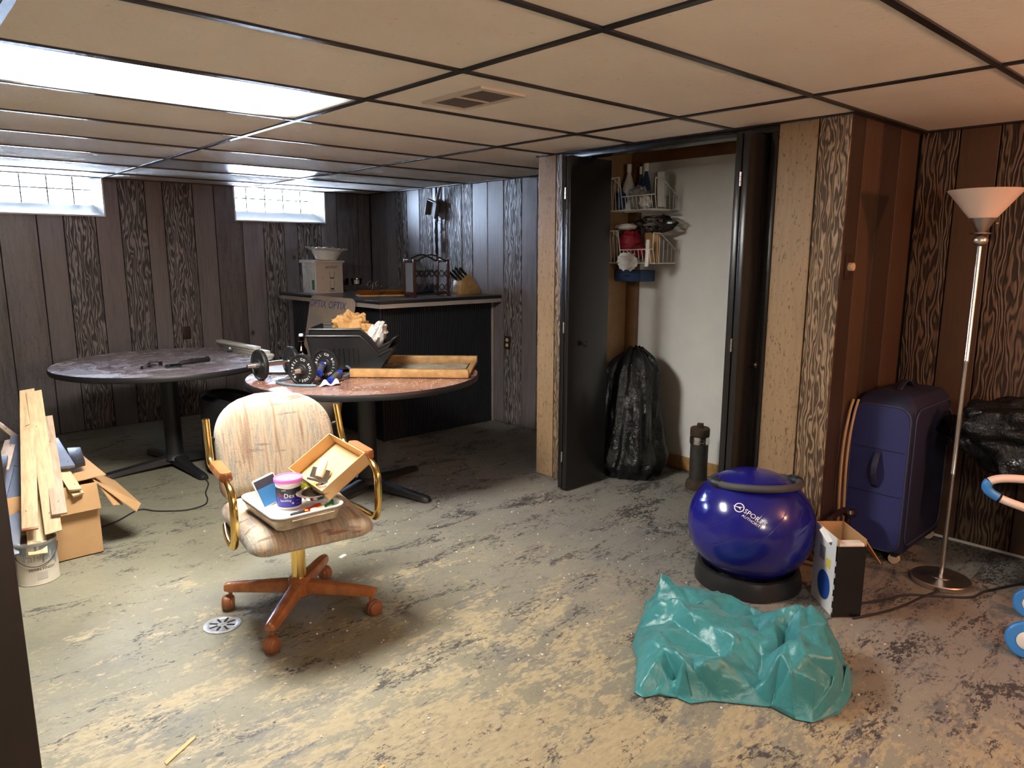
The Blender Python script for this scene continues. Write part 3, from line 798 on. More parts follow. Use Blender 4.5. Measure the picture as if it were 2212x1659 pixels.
# putty knife / clip in front of the lid
simple('cream_plastic', (.74, .66, .50), .4); simple('tool_red', (.70, .035, .02), .35); simple('tool_green', (.015, .20, .09), .35); simple('tool_yellow', (.75, .72, .05), .4)
kn = thing('putty_knife', 'cream handled scraper with wide metal blade leaning on the lid', 'tool', M=frame((-.325, 1.115, .605), (.74, -.62, -.28), (.45, .35, .82)))
MB().prism(rrect(.07, .05, .004), -.001, .001, Matrix.Translation((0, .005, 0))).build('blade', 'steel', kn, smooth=False)
MB().bx(-.042, .042, -.026, -.014, -.004, .004).build('blade_clamp', 'steel', kn, bevel=.002)
loft([[(x * a, z0, y * b + .006) for x, y in rrect(.034, .016, .006)] for z0, a, b in ((-.005, .8, .8), (.015, 1, 1), (.05, .95, 1.1), (.066, .8, .9), (.072, .4, .5))]).build('grip', 'cream_plastic', kn)
def stick_tool(name, label, p0, p1, r, mat, blade=None, parts='handle'):
    a, b = Vector(p0), Vector(p1); t = thing(name, label, 'tool', p0); d = b - a
    L = d.length; u = d.normalized()
    MB().tube([u * L * s for s in (0, .03, .25, .5, .75, .97, 1)], [r * .6, r, r * 1.05, r * .8, r, r * .95, r * .5], 12).build('handle', mat, t)
    if blade: 
        n = Vector((-u.y, u.x, 0)).normalized()
        c = u * L; e = u * (L + blade[0]); w = blade[1]
        MB().hexa([c - n * w * .4, c + n * w * .4, e + n * w, e - n * w], [q + Vector((0, 0, .0015)) for q in (c - n * w * .4, c + n * w * .4, e + n * w, e - n * w)]).build('blade', blade[2], t, smooth=False)
    return t
stick_tool('utility_knife', 'red handled utility knife in front of the spackling tub', (-.46, 1.02, ZT + .016), (-.365, 1.035, ZT + .022), .0125, 'tool_red', (.03, .008, 'steel'))
stick_tool('green_scraper', 'green handled scraper under the steel dish', (-.375, .985, ZT + .022), (-.30, 1.03, ZT + .034), .0125, 'tool_green', (.02, .006, 'steel'))
stick_tool('paint_brush', 'small brush with pale bristles at the front of the tray', (-.43, .985, ZT + .03), (-.375, .99, ZT + .032), .008, 'cream_plastic', (.03, .016, 'cream_plastic'))
stick_tool('box_cutter', 'black and yellow box cutter at the front left of the tray', (-.50, 1.0, ZT + .024), (-.445, 1.01, ZT + .026), .009, 'ink_black', (.015, .006, 'tool_yellow'))
sp = thing('tape_roll', 'small white roll at the front left corner of the tray', 'roll', (-.530, .985, ZT + .012))
MB().lathe([(.012, 0), (.022, 0), (.024, .002), (.024, .016), (.022, .018), (.012, .018), (.012, 0)], 28).build('tape', 'white_plastic', sp)
ys = thing('yellow_tag', 'yellow and black card tucked behind the steel dish', 'card', M=frame((-.375, 1.115, ZT + .078), (.8, -.6, .0), (.2, .3, .9)))
MB().prism(rrect(.06, .03, .003), -.0006, .0006).build('card', 'tool_yellow', ys, smooth=False)

# ---------------------------------------------------------------- floor drain
simple('drain_metal', (.48, .47, .46), .42, .8, var=.25, vscale=30)
dr = thing('floor_drain', 'round slotted metal drain cover in the floor beside the chair', 'drain', (-.652, 1.352, 0))
MB().lathe([(.071, .0), (.071, .004), (.066, .0055), (.052, .005), (.050, .0035), (0, .0035)], 40).build('cover', 'drain_metal', dr)
for k in range(8):
    a = 2 * PI * k / 8
    MB().box((math.cos(a) * .036, math.sin(a) * .036, .0042), (.034, .008, .0016), RZ(a)).build('slot', 'groove_black', dr, smooth=False)
MB().cyl((0, 0, .003), (0, 0, .0052), .005, n=10).build('screw', 'drain_metal', dr)

# ---------------------------------------------------------------- exercise ball, its base and the ring
def mat_ball():
    t = NT('ball_blue'); v = t.coord('Object')
    sp_ = t.n('ShaderNodeSeparateXYZ'); vr = t.coord('Object', (1, 1, 1), (.5, .55, 0)); t.l(vr, sp_.inputs[0])
    w = t.n('ShaderNodeMath', operation='PINGPONG'); w.inputs[1].default_value = .5
    t.l(t.math('MULTIPLY', sp_.outputs[2], 16.0), w.inputs[0])
    g = t.ramp(w.outputs[0], [(.0, 0.0), (.06, 1.0)])
    t.color((.012, .012, .19)); t.rough(.17); t.bump(g, .12, .004); t.b.inputs['Coat Weight'].default_value = .25
    t.b.inputs['Subsurface Weight'].default_value = 0.0
    MATS['ball'] = t.m
mat_ball()
BC = Vector((1.275, .17, .270)); BR = .274; BS = .91
ball = thing('exercise_ball', 'large glossy dark blue exercise ball on a black base', 'ball', (BC.x, BC.y, .02))
MB().sphere((0, 0, BR * BS), BR, 64, 40, BS).build('ball_skin', 'ball', ball)
def on_ball(cx, cy, ang):
    v = Vector((-1.57 - BC.x, -1.371 - BC.y, 1.457 - BC.z)).normalized(); r = Vector((-v.y, v.x, 0)).normalized(); u = v.cross(r)
    def fn(x, y):
        X = cx + x * math.cos(ang) + y * math.sin(ang); Y = cy - x * math.sin(ang) + y * math.cos(ang)
        d = v * math.sqrt(max(0, 1 - (X * X + Y * Y) / BR ** 2)) * BR + r * X + u * Y
        return Vector((d.x, d.y, d.z * BS)) * 1.003 + Vector((0, 0, BR * BS))
    return fn
fnb = on_ball(.012, .026, .55)
lettering('SPORTS', .030, lambda x, y: fnb(x, y + .008), 'ink_white', ball)
lettering('AUTHORITY', .017, lambda x, y: fnb(x, y - .014), 'ink_white', ball)
m = MB(); n = 40
m.v = [tuple(fnb(-.075 + q * math.cos(2 * PI * k / n), .006 + q * math.sin(2 * PI * k / n))) for q in (.021, .017) for k in range(n)]
m.f = [(k, (k + 1) % n, n + (k + 1) % n, n + k) for k in range(n)]
m.build('emblem', 'ink_white', ball, smooth=False, weld=False)
m = MB(); m.v = [tuple(fnb(-.075 + x, .006 + y)) for x, y in ((-.028, -.008), (-.004, .002), (.012, .012), (.004, .002), (.012, -.006), (.0, -.002))]; m.f = [(0, 1, 5), (1, 2, 3), (1, 3, 5), (3, 4, 5)]
m.build('emblem', 'ink_white', ball, smooth=False, weld=False)
base = thing('ball_base', 'black plastic ring base under the blue exercise ball', 'base', (BC.x, BC.y, 0))
rings = []
N = 96
for R_, z in ((.225, 0), (.232, .004), (.226, .055), (.218, .078), (.205, .082), (.178, .070), (.160, .045), (.170, .0)):
    ring = []
    for k in range(N):
        a = 2 * PI * k / N; lobe = 1 + .045 * max(0, math.cos(3 * (a + .35))) ** 3
        ring.append((R_ * lobe * math.cos(a), R_ * lobe * math.sin(a), z))
    rings.append(ring)
rings.append(rings[0]); loft(rings, False).build('ring', 'black_plastic', base)
rg = thing('pilates_ring', 'dark grey foam pilates ring lying on top of the blue ball', 'ring', M=Matrix.Translation((BC.x + .01, BC.y - .005, .462)) @ Euler((math.radians(-6), math.radians(5), 0)).to_matrix().to_4x4())
MB().tube([(.186 * math.cos(2 * PI * k / 56), .186 * math.sin(2 * PI * k / 56), 0) for k in range(56)], .0165, 12, closed=True).build('hoop', 'grey_foam', rg)
for a0 in (-.62, 2.55):
    MB().tube([(.186 * math.cos(a0 - .24 + .06 * k), .186 * math.sin(a0 - .24 + .06 * k), 0) for k in range(9)], [.017, .022, .024, .024, .024, .024, .024, .022, .017], 14).build('grip_pad', 'rubber_black', rg)

# ================================================================ ON THE NEAR ROUND TABLE
T1 = .736
simple('panel_white', (.72, .75, .80), .18)
bd_ = thing('white_board', 'thin glossy white board lying under the dumbbells and bins', 'board', M=Matrix.Translation((.49, 2.835, T1)) @ Matrix.Rotation(math.radians(-42), 4, 'Z'))
MB().prism(rrect(.52, .44, .006), .010, .016).build('face', 'panel_white', bd_, smooth=False)
MB().prism(rrect(.51, .43, .006), .0, .010).build('core', 'edge_black', bd_, smooth=False)

# framed glass panel
fp_M = frame((1.010, 1.850, T1), (-.714, .700, 0), (-.700, -.714, 0))   # x runs left along the front rail, y points to the camera
fp = thing('framed_panel', 'oak framed glass panel lying flat and overhanging the round table', 'frame', M=fp_M)
FL_, FW_ = .70, .61
for nm, b in (('rail', (0, FL_, -.045, 0, .004, .052)), ('rail', (0, FL_, -FW_, -FW_ + .045, .004, .052)), ('stile', (0, .035, -FW_ + .045, -.045, .004, .022)), ('stile', (FL_ - .035, FL_, -FW_ + .045, -.045, .004, .022))):
    MB().bx(*b).build(nm, 'oak', fp, bevel=.004)
MB().bx(.0, FL_, -FW_ + .045, -.045, .0, .004).build('backing', 'edge_black', fp, smooth=False)
m = MB().bx(.05, FL_ - .05, -FW_ + .06, -.06, .0065, .0085); m.build('pane', 'panel_dusty', fp, smooth=False) if 'panel_dusty' in MATS else (simple('panel_dusty', (.23, .27, .26), .16, var=.35, vscale=9), m.build('pane', 'panel_dusty', fp, smooth=False))

# stacked picking bins
def bin_parts(t, z0, mat, slots=True):
    w0, d0, h = .38, .27, .185
    th = .004
    B = [(-.19, -.115), (.16, -.115), (.16, .115), (-.19, .115)]
    # side profile: back is full height, the front drops to a scoop
    prof = [(-.215, h), (.075, h), (.125, h - .05), (.165, h * .42), (.235, h * .62), (.238, h * .62 - .012), (.170, .0), (-.19, 0)]
    for s in (-1, 1):
        def P(x, z): 
            f = z / h; return (x, s * (.115 + .035 * f), z + z0)
        a = [P(x, z) for x, z in prof]; b = [(q[0], q[1] - s * th, q[2]) for q in a]; n = len(a)
        m = MB(); m.add(a + b, [tuple(range(n)), tuple(range(2 * n - 1, n - 1, -1))] + [(i, n + i, n + (i + 1) % n, (i + 1) % n) for i in range(n)])
        m.build('side', mat, t, smooth=False)
        rim = [P(x, z) for x, z in ((-.215, h), (.075, h), (.125, h - .05), (.165, h * .42), (.235, h * .62))]
        MB().tube(rim, .007, 8).build('rim', mat, t)
        if slots:
            for k in range(7):
                x = -.10 + k * .026
                MB().hexa([(x - .003, s * (.1185 + .01), z0 + .035), (x + .003, s * (.1185 + .01), z0 + .035), (x + .003, s * .1245, z0 + .035), (x - .003, s * .1245, z0 + .035)][::(1 if s < 0 else 1)],
                          [(x - .003, s * (.140 + .006), z0 + .12), (x + .003, s * (.140 + .006), z0 + .12), (x + .003, s * .136, z0 + .12), (x - .003, s * .136, z0 + .12)]).build('rib', mat, t, smooth=False)
    MB().hexa([(-.19, -.115, z0), (-.185, -.115, z0), (-.185, .115, z0), (-.19, .115, z0)], [(-.215, -.15, z0 + h), (-.210, -.15, z0 + h), (-.210, .15, z0 + h), (-.215, .15, z0 + h)]).build('back_wall', mat, t, smooth=False)
    MB().tube([(-.215, -.15, z0 + h), (-.215, .15, z0 + h)], .007, 8).build('rim', mat, t)
    MB().bx(-.19, .17, -.115, .115, z0, z0 + .005).build('bottom', mat, t, smooth=False)
    MB().hexa([(.165, -.115, z0), (.172, -.115, z0), (.172, .115, z0), (.165, .115, z0)], [(.229, -.136, z0 + h * .62), (.238, -.136, z0 + h * .62), (.238, .136, z0 + h * .62), (.229, .136, z0 + h * .62)]).build('front_lip', mat, t, smooth=False)
    MB().tube([(.236, -.138, z0 + h * .62), (.236, .138, z0 + h * .62)], .007, 8).build('rim', mat, t)
BA = math.radians(-42)
bn_M = Matrix.Translation((.685, 2.60, T1 + .0225)) @ Matrix.Rotation(BA, 4, 'Z') @ Matrix.Scale(1.12, 4)
bn1 = thing('storage_bin', 'lower black plastic stacking bin with slotted side, on the round table', 'bin', M=bn_M); bin_parts(bn1, .0, 'black_plastic')
bn2 = thing('storage_bin', 'upper black plastic stacking bin holding the crumpled paper bag', 'bin', M=bn_M @ Matrix.Translation((.006, 0, .042)) @ Matrix.Scale(.965, 4)); bin_parts(bn2, .0, 'black_plastic', False)

def crumple(c, rad, seed, amp=.35, fine=.12, nu=34, nv=22, M=None, flat=0.0, freq=1.0):
    """wrinkled closed bag shape: faceted ridged noise over an ellipsoid"""
    m = MB(); c = Vector(c)
    def cell(p): 
        d = noise.voronoi(p)[0]; return d[1] - d[0]
    def fn(u, v):
        a = 2 * PI * u; b = PI * (v - .5)
        d = Vector((math.cos(a) * math.cos(b), math.sin(a) * math.cos(b), math.sin(b)))
        q = d * 1.6 * freq + Vector((seed * 3.1, seed * 1.7, seed))
        k = 1 + amp * (noise.noise(q * 1.3)) + fine * (cell(q * 1.9) * 1.4 - .5) + fine * .5 * (cell(q * 4.2) - .3)
        p = Vector((d.x * rad[0], d.y * rad[1], d.z * rad[2])) * k
        if flat and p.z < -flat: p.z = -flat + (p.z + flat) * .05
        return tuple(c + p)
    m.grid(fn, nu, nv, True)
    if M is not None: m.xf(M)
    return m
simple('kraft', (.52, .285, .105), .7, var=.12, vscale=10)
simple('white_film', (.80, .79, .77), .35, var=.08)
pb = thing('paper_bag', 'crumpled brown paper bag in the upper black bin', 'paper bag', M=bn_M @ Matrix.Translation((-.01, .01, .16)))
crumple((0, 0, .055), (.115, .085, .085), 5, .35, .30).build('bag', 'kraft', pb, angle=18)
wb = thing('plastic_bag', 'white plastic bag stuffed beside the brown paper bag', 'plastic bag', M=bn_M @ Matrix.Translation((.115, .01, .145)) @ Matrix.Rotation(.5, 4, 'Y'))
crumple((0, 0, .02), (.055, .085, .10), 9, .25, .25).build('bag', 'white_film', wb, angle=25)

# dumbbells
def plate_geo(c, ax, r, th):
    q = Matrix.Translation(c) @ Vector((0, 0, 1)).rotation_difference(Vector(ax)).to_matrix().to_4x4()
    return MB().lathe([(.013, -th * .5), (.030, -th * .5), (.034, -th * .32), (r * .84, -th * .32), (r * .88, -th * .5), (r * .97, -th * .5), (r, -th * .3), (r, th * .3), (r * .97, th * .5), (r * .88, th * .5), (r * .84, th * .32), (.034, th * .32), (.030, th * .5), (.013, th * .5), (.013, -th * .5)], 44).xf(q)
def dumbbell(label, p0, p1, ends, r, words=False):
    p0 = Vector(p0); p1 = Vector(p1); u = (p1 - p0).normalized(); L = (p1 - p0).length
    t = thing('dumbbell', label, 'dumbbell', (p0.x, p0.y, 0))
    o = Vector((p0.x, p0.y, 0)); A = p0 - o; B = p1 - o
    s0, s1 = A - u * ends, B + u * ends
    MB().tube([A + u * .01, B - u * .01], .0145, 14).build('grip_bar', 'steel', t)
    for a, b in ((s0, A), (B, s1)):
        n = 15; pts = []; rs = []
        for k in range(n * 2 + 1):
            pts.append(a.lerp(b, k / (2 * n))); rs.append(.0125 if k % 2 else .0108)
        MB().tube(pts, rs, 12).build('threaded_end', 'steel', t)
    for c, s in ((A, -1), (B, 1)):
        pl = plate_geo(c, u, r, .026).build('plate', 'rubber_black', t)
        MB().cyl(c + u * s * .014, c + u * s * .028, .022, .020, n=8).build('collar_nut', 'steel', t)
        MB().cyl(c - u * s * .014, c - u * s * .022, .020, n=16).build('collar', 'steel', t)
        if words:
            ax = u * -1; xr = Vector((0, 0, 1)).cross(ax).normalized(); yr = ax.cross(xr)
            for body, am in (('BARBELLS', -.35), ('BOLLINGER', -.35 + PI)):
                pass
            word = 'BOLLINGER BARBELL CO '
            for i, chx in enumerate(word):
                if chx == ' ': continue
                th = .6 - 2 * PI * i / len(word); R_ = r * .66
                cc = c + ax * (.026 * .33 + .0006) + (xr * math.cos(th) + yr * math.sin(th)) * R_
                lx = xr * math.sin(th) - yr * math.cos(th); ly = xr * math.cos(th) + yr * math.sin(th)
                lettering(chx, .020, lambda x, y, cc=cc, lx=lx, ly=ly: cc + lx * x + ly * y, 'ink_white', pl, 'letter')
    return t
zc = T1 + .089
dumbbell('chrome bar dumbbell pointing left over the table edge', (.090, 2.612, zc), (.285, 2.622, zc), .075, .089)
dumbbell('dumbbell with white lettered black plates in front of the bins', (.190, 2.285, zc), (.385, 2.385, zc), .075, .089, True)

# resistance band with two handles
simple('band_blue', (.13, .20, .25), .4); simple('grip_blue', (.02, .05, .45), .4)
rb = thing('resistance_band', 'grey-blue rubber exercise band looped around the dumbbell', 'exercise band', (0, 0, T1))
z = .008
MB().tube(bez([(.225, 2.20, z), (.17, 2.255, z), (.125, 2.33, z), (.11, 2.43, z), (.15, 2.50, z), (.26, 2.52, z)], 8), .0075, 10).build('tube', 'band_blue', rb)
MB().tube(bez([(.42, 2.28, .02), (.52, 2.36, .02), (.585, 2.47, .035), (.575, 2.56, .05), (.50, 2.58, .05), (.44, 2.52, .04)], 8), .0075, 10).build('tube', 'band_blue', rb)
for a, b in (((.335, 2.235, .022), (.405, 2.275, .045)), ((.30, 2.30, .06), (.345, 2.36, .085))):
    a = Vector(a); b = Vector(b); u = (b - a).normalized()
    MB().tube([a, a.lerp(b, .08), a.lerp(b, .5), a.lerp(b, .92), b], [.012, .018, .0195, .018, .012], 14).build('grip', 'grey_foam', rb)
    for c, s in ((a, -1), (b, 1)): MB().tube([c, c + u * s * .014], .020, 14).build('grip_end', 'grip_blue', rb)
    MB().tube(bez([a - u * .012, a + Vector((-.03, -.02, -.008)), a + Vector((-.055, .01, -.01))], 6), .003, 8).build('strap', 'ink_black', rb)
MB().grid(lambda u, v: (.235 + .11 * u + .015 * v, 2.195 - .02 * u + .035 * (v - .5) , .004 + .022 * math.sin(u * 5.5) ** 2 * (.4 + v)), 22, 6).build('fabric_tag', 'white_film', rb, solid=.002)

# swing-top bottle
bt = thing('glass_bottle', 'brown swing-top glass bottle behind the dumbbells', 'bottle', (.415, 2.745, T1 + .0165))
MB().lathe([(0, 0), (.030, 0), (.034, .004), (.034, .10), (.030, .118), (.020, .135), (.0145, .155), (.0130, .185), (.0145, .188), (.0145, .196), (.0125, .198), (.0125, .202), (.008, .202)], 28).build('body', 'bottle_glass', bt)
MB().lathe([(0, .200), (.012, .200), (.0135, .203), (.0135, .212), (.011, .217), (0, .218)], 20).build('stopper', 'white_plastic', bt)
m = MB()
for s in (-1, 1): m.tube(bez([(s * .0135, 0, .214), (s * .019, .0, .205), (s * .021, .0, .190), (s * .017, .0, .172)], 5), .0013, 6)
m.tube([(.017 * math.cos(2 * PI * k / 20), .017 * math.sin(2 * PI * k / 20), .172) for k in range(20)], .0013, 6, closed=True)
m.build('wire_bail', 'chrome', bt)

# plaster crumbs over the table and the floor
def crumbs(name, label, pts, mat, smin, smax):
    m = MB(); rnd = random.Random(len(pts))
    for x, y, z in pts:
        s = rnd.uniform(smin, smax); a = rnd.uniform(0, PI)
        m.box((x, y, z + s * .25), (s, s * rnd.uniform(.4, .9), s * .5), RZ(a))
    return tag(m.build(name, mat, None, smooth=False, weld=False), label, 'debris', kind='stuff')
rnd = random.Random(3); P = []
while len(P) < 230:
    a = rnd.uniform(0, 2 * PI); r = .67 * math.sqrt(rnd.random()); x, y = .66 + r * math.cos(a), 2.42 + r * math.sin(a)
    if (x - .66) * .66 + (y - 2.42) * .73 < -.10: P.append((x, y, T1))
crumbs('plaster_crumbs', 'pale plaster crumbs scattered over the red-brown round table', P, 'white_card', .0015, .0045)
P = []
while len(P) < 420:
    x, y = rnd.gauss(.8, 1.1), rnd.gauss(1.0, 1.3)
    if -1.4 < x < 1.6 and -1.2 < y < 3.2 and not (x > 1.45 and y < .5): P.append((x, y, 0))
crumbs('floor_debris', 'white flakes and crumbs scattered over the worn floor', P, 'white_card', .002, .008)
for lb, x, y, a, l, w, mt in (('thin yellow wood sliver on the floor at lower left', -1.02, .70, .55, .13, .014, 'cardboard_light'), ('tiny orange wood chip on the floor at the bottom edge', -.62, .235, .2, .03, .010, 'cardboard_light'), ('white paper scrap on the floor right of the chair', .03, 1.62, .4, .045, .022, 'white_card')):
    t = thing('wood_sliver' if 'sliver' in lb else 'wood_chip' if 'chip' in lb else 'paper_scrap', lb, 'debris', (x, y, 0), a)
    MB().prism([(-l / 2, -w / 2), (l * .4, -w * .5), (l / 2, 0), (l * .35, w * .5), (-l * .45, w * .4)], .0005, .004).build('piece', mt, t, smooth=False)

# ================================================================ ON THE FAR ROUND TABLE
simple('primed_wood', (.62, .60, .53), .5, var=.05)
for i, (x, y, z, a, L_) in enumerate(((.515, 3.87, T1, 91, .80), (.500, 3.89, T1 + .0205, 92.5, .76), (.480, 3.93, T1 + .041, 94, .62))):
    t = thing('trim_board', ('bottom', 'middle', 'top')[i] + ' board of the white primed trim stack on the far table', 'board', (x, y, z), math.radians(a))
    MB().bx(-L_ / 2, L_ / 2, -.035 + .004 * i, .035 - .004 * i, 0, .020).build('board', 'primed_wood', t, bevel=.002)
def bracket(label, x, y, a, segs, mat='black_plastic'):
    t = thing('plastic_bracket', label, 'bracket', (x, y, T1), a)
    for s in segs: MB().box(s[0], s[1], Euler(s[2]).to_matrix()).build('piece', mat, t, bevel=.002)
bracket('black right-angled bracket lying on the far round table', -.26, 3.50, .3, [((0, 0, .020), (.09, .028, .004), (0, 0, 0)), ((-.045, 0, .010), (.004, .028, .020), (0, .3, 0)), ((.07, .04, .028), (.08, .03, .004), (0, .1, .2)), ((.03, .04, .014), (.004, .03, .028), (0, 0, .2)), ((.11, .04, .014), (.004, .03, .028), (0, 0, .2))])
bracket('folded black strap pieces lying flat on the far round table', -.13, 3.44, -.4, [((0, 0, .010), (.10, .035, .006), (.2, .1, 0)), ((.02, -.015, .022), (.08, .03, .005), (-.35, 0, .3)), ((-.01, -.03, .004), (.06, .03, .006), (0, 0, .1))])
t = thing('hand_grip', 'black ribbed hand grip lying on the far round table', 'grip', (.015, 3.52, T1 + .017), .15)
MB().tube([(-.10, 0, -.010), (-.08, 0, -.004), (-.02, 0, 0), (-.012, 0, 0), (-.008, 0, 0), (.0, 0, 0)], [.008, .013, .016, .016, .021, .021], 14).build('grip', 'rubber_black', t)
MB().tube([(.0, 0, 0), (.012, 0, 0), (.10, .01, 0), (.104, .01, 0), (.118, .011, 0)], [.015, .016, .016, .021, .020], 14).build('grip_end', 'rubber_black', t)
t = thing('drawer_slide', 'small black plastic clip beside the white trim boards', 'clip', (.42, 3.93, T1), 1.2)
MB().box((0, 0, .012), (.06, .035, .024)).build('body', 'black_plastic', t, bevel=.004)
MB().box((.035, 0, .02), (.02, .02, .014)).build('latch', 'chrome', t, bevel=.002)

# ================================================================ ON THE BAR
BZ = 1.11
simple('box_white', (.72, .71, .70), .45, var=.05, vscale=4); simple('box_tan', (.50, .40, .33), .5); simple('mint_green', (.02, .25, .12), .4); simple('ink_grey', (.30, .30, .32), .5)
gb = thing('glassware_box', 'white and tan glassware box lettered anchor on the bar', 'box', (1.38, 4.40, BZ))
MB().bx(0, .255, 0, .255, 0, .262).build('body', 'box_white', gb, bevel=.002)
MB().bx(.001, .2555, -.0012, 0, .001, .261).build('tan_panel', 'box_tan', gb, smooth=False)
fx = lambda cx, cz: (lambda x, y: (cx + x, -.0018, cz + y))
fs = lambda cy, cz: (lambda x, y: (-.0008, cy - x, cz + y))
lettering('anchor', .042, fx(.150, .228), 'ink_black', gb)
lettering('eco', .026, fs(.215, .228), 'ink_grey', gb)
def glass_icon(cx, cz, w, h):
    MB().tube([(cx - w * .5, -.002, cz + h), (cx - w * .36, -.002, cz), (cx + w * .36, -.002, cz), (cx + w * .5, -.002, cz + h)], .0012, 5).build('printed_glass', 'ink_black', gb)
    MB().bx(cx - w * .34, cx + w * .34, -.0022, -.0018, cz + .002, cz + h * .18).build('printed_glass', 'ink_black', gb, smooth=False)
glass_icon(.150, .125, .050, .062); glass_icon(.150, .030, .042, .078)
lettering('capri', .028, fx(.150, .022), 'ink_black', gb)
lettering('12', .018, fx(.065, .130), 'ink_black', gb, 'numeral'); lettering('4', .018, fx(.065, .030), 'ink_black', gb, 'numeral')
m = MB(); m.add([(-.0015, .075, .03), (-.0015, .035, .03), (-.0015, .030, .115), (-.0015, .080, .115)], [(0, 1, 2, 3)]); m.build('printed_drink', 'mint_green', gb, smooth=False, weld=False)
MB().tube([(-.002, .085, .19), (-.002, .075, .03), (-.002, .035, .03), (-.002, .025, .19)], .0012, 5).build('printed_glass', 'ink_grey', gb)
for q in (((.24, .02), (.15, .11), (.10, .20)), ((.20, .24), (.13, .16)), ((.15, .02), (.12, .10))):
    MB().tube([(-.0016, a, b) for a, b in q], .0011, 5).build('marble_vein', 'ink_grey', gb)
t = thing('flat_box', 'flat tan box lying on the glassware box', 'box', (1.415, 4.385, BZ + .262)); MB().bx(.0, .235, .0, .24, 0, .020).build('body', 'box_tan', t, bevel=.002)
t = thing('flat_box', 'small flat white box at the left of the bowl on the bar', 'box', (1.395, 4.44, BZ + .2625), .2); MB().bx(-.015, .018, .02, .20, .0, .026).build('body', 'box_white', t, bevel=.002)
bw_ = thing('ruffled_bowl', 'white bowl with ruffled rim on top of the glassware box', 'bowl', M=Matrix.Translation((1.535, 4.50, BZ + .284)) @ Matrix.Rotation(math.radians(4), 4, 'Y'))
rings = []
N = 72
for r, z, rf in ((.085, 0, 0), (.100, .020, 0), (.118, .055, .0), (.130, .078, .02), (.165, .092, .05), (.178, .100, .08), (.172, .104, .08), (.126, .080, .02), (.112, .055, 0), (.09, .012, 0), (.02, .008, 0)):
    rings.append([(r * (1 + rf * .5 * math.cos(18 * 2 * PI * k / N)) * math.cos(2 * PI * k / N), r * (1 + rf * .5 * math.cos(18 * 2 * PI * k / N)) * math.sin(2 * PI * k / N), z + rf * .06 * math.cos(18 * 2 * PI * k / N)) for k in range(N)])
loft(rings).build('bowl', 'white_card', bw_)
# candle cups
simple('candle_brown', (.06, .02, .012), .5); simple('candle_cream', (.75, .66, .45), .5)
for lb, x, y, cm in (('left glass candle cup with dark brown candle on thin stand', 1.78, 4.66, 'candle_brown'), ('right glass candle cup with cream candle on thin stand', 1.90, 4.62, 'candle_cream')):
    t = thing('candle_cup', lb, 'candle holder', (x, y, BZ))
    MB().lathe([(.038, .055), (.046, .060), (.052, .115), (.049, .115), (.043, .062), (0, .060)], 28).build('cup', 'clear_glass', t)
    MB().lathe([(0, .064), (.026, .064), (.026, .095), (0, .095)], 20).build('candle', cm, t)
    MB().lathe([(0, 0), (.035, 0), (.035, .004), (.006, .010), (.005, .050), (.014, .056), (0, .056)], 20).build('stem', 'iron_black', t)
# amber divided dishes with chrome scroll handle
for lb, x, y in (('left amber glass dish on the bar with gold rim', 1.565, 3.83), ('right amber glass dish touching the wine rack side', 1.735, 3.76)):
    t = thing('amber_dish', lb, 'dish', (x, y, BZ + .012))
    MB().lathe([(0, 0), (.085, 0), (.105, .010), (.125, .026), (.128, .028), (.123, .029), (.102, .014), (.083, .004), (0, .004)], 44).build('dish', 'amber_glass', t)
t = thing('serving_board', 'thin wooden board under the amber dishes on the bar', 'board', (1.65, 3.80, BZ), -.4); MB().prism(rrect(.40, .20, .03), 0, .011).build('board', 'oak', t, bevel=.002)
t = thing('scroll_stand', 'chrome wire stand with two scrolls above the amber dishes', 'stand', (1.65, 3.90, BZ + .011))
for s in (-1, 1):
    pts = [(s * .012, 0, .0), (s * .02, 0, .03)] + [(s * (.045 + (.032 - .012 * k / 14) * math.cos(PI + -s * 0 - k * .42)), 0, .075 + (.030 - .010 * k / 14) * math.sin(PI * .9 - k * .42)) for k in range(15)]
    MB().tube(bez(pts, 3), .003, 8).build('scroll', 'chrome', t)
MB().tube([(-.05, 0, .003), (.05, 0, .003)], .003, 8).build('foot', 'chrome', t)
# wine rack
simple('rack_wood', (.075, .022, .014), .35, var=.25); simple('mesh_grey', (.22, .24, .27), .35)
wr = thing('wine_rack', 'dark wooden table wine rack with arched iron handle and wavy wires', 'wine rack', (1.70, 3.38, BZ))
WRW, WRD, WRH = .33, .13, .30
for x in (0, WRW):
    for y in (0, WRD):
        MB().box((x, y, WRH / 2), (.020, .020, WRH)).build('post', 'rack_wood', wr, bevel=.003)
    for zz in (.03, WRH - .012): MB().box((x, WRD / 2, zz), (.016, WRD - .02, .022)).build('rail', 'rack_wood', wr, bevel=.002)
    MB().box((x, WRD / 2, WRH / 2), (.006, WRD - .018, WRH - .06)).build('side_panel', 'mesh_grey', wr, smooth=False)
for y in (.0, WRD):
    MB().tube(bez([(0, y, WRH - .005), (.03, y, WRH - .012), (.08, y, WRH + .012), (WRW / 2, y, WRH + .035), (WRW - .08, y, WRH + .012), (WRW - .03, y, WRH - .012), (WRW, y, WRH - .005)], 6), .006, 8).build('arch', 'iron_black', wr)
    for zz in (.075, .185):
        MB().tube([(.01 + (WRW - .02) * k / 48, y, zz + .024 * math.cos(3 * 2 * PI * k / 48)) for k in range(49)], .0035, 7).build('wave_wire', 'iron_black', wr)
        MB().tube([(.01 + (WRW - .02) * k / 48, y + .004, zz - .024 * math.cos(3 * 2 * PI * k / 48)) for k in range(49)], .0035, 7).build('wave_wire', 'iron_black', wr)
    MB().tube([(0, y, .022), (WRW, y, .022)], .005, 8).build('rail', 'iron_black', wr)
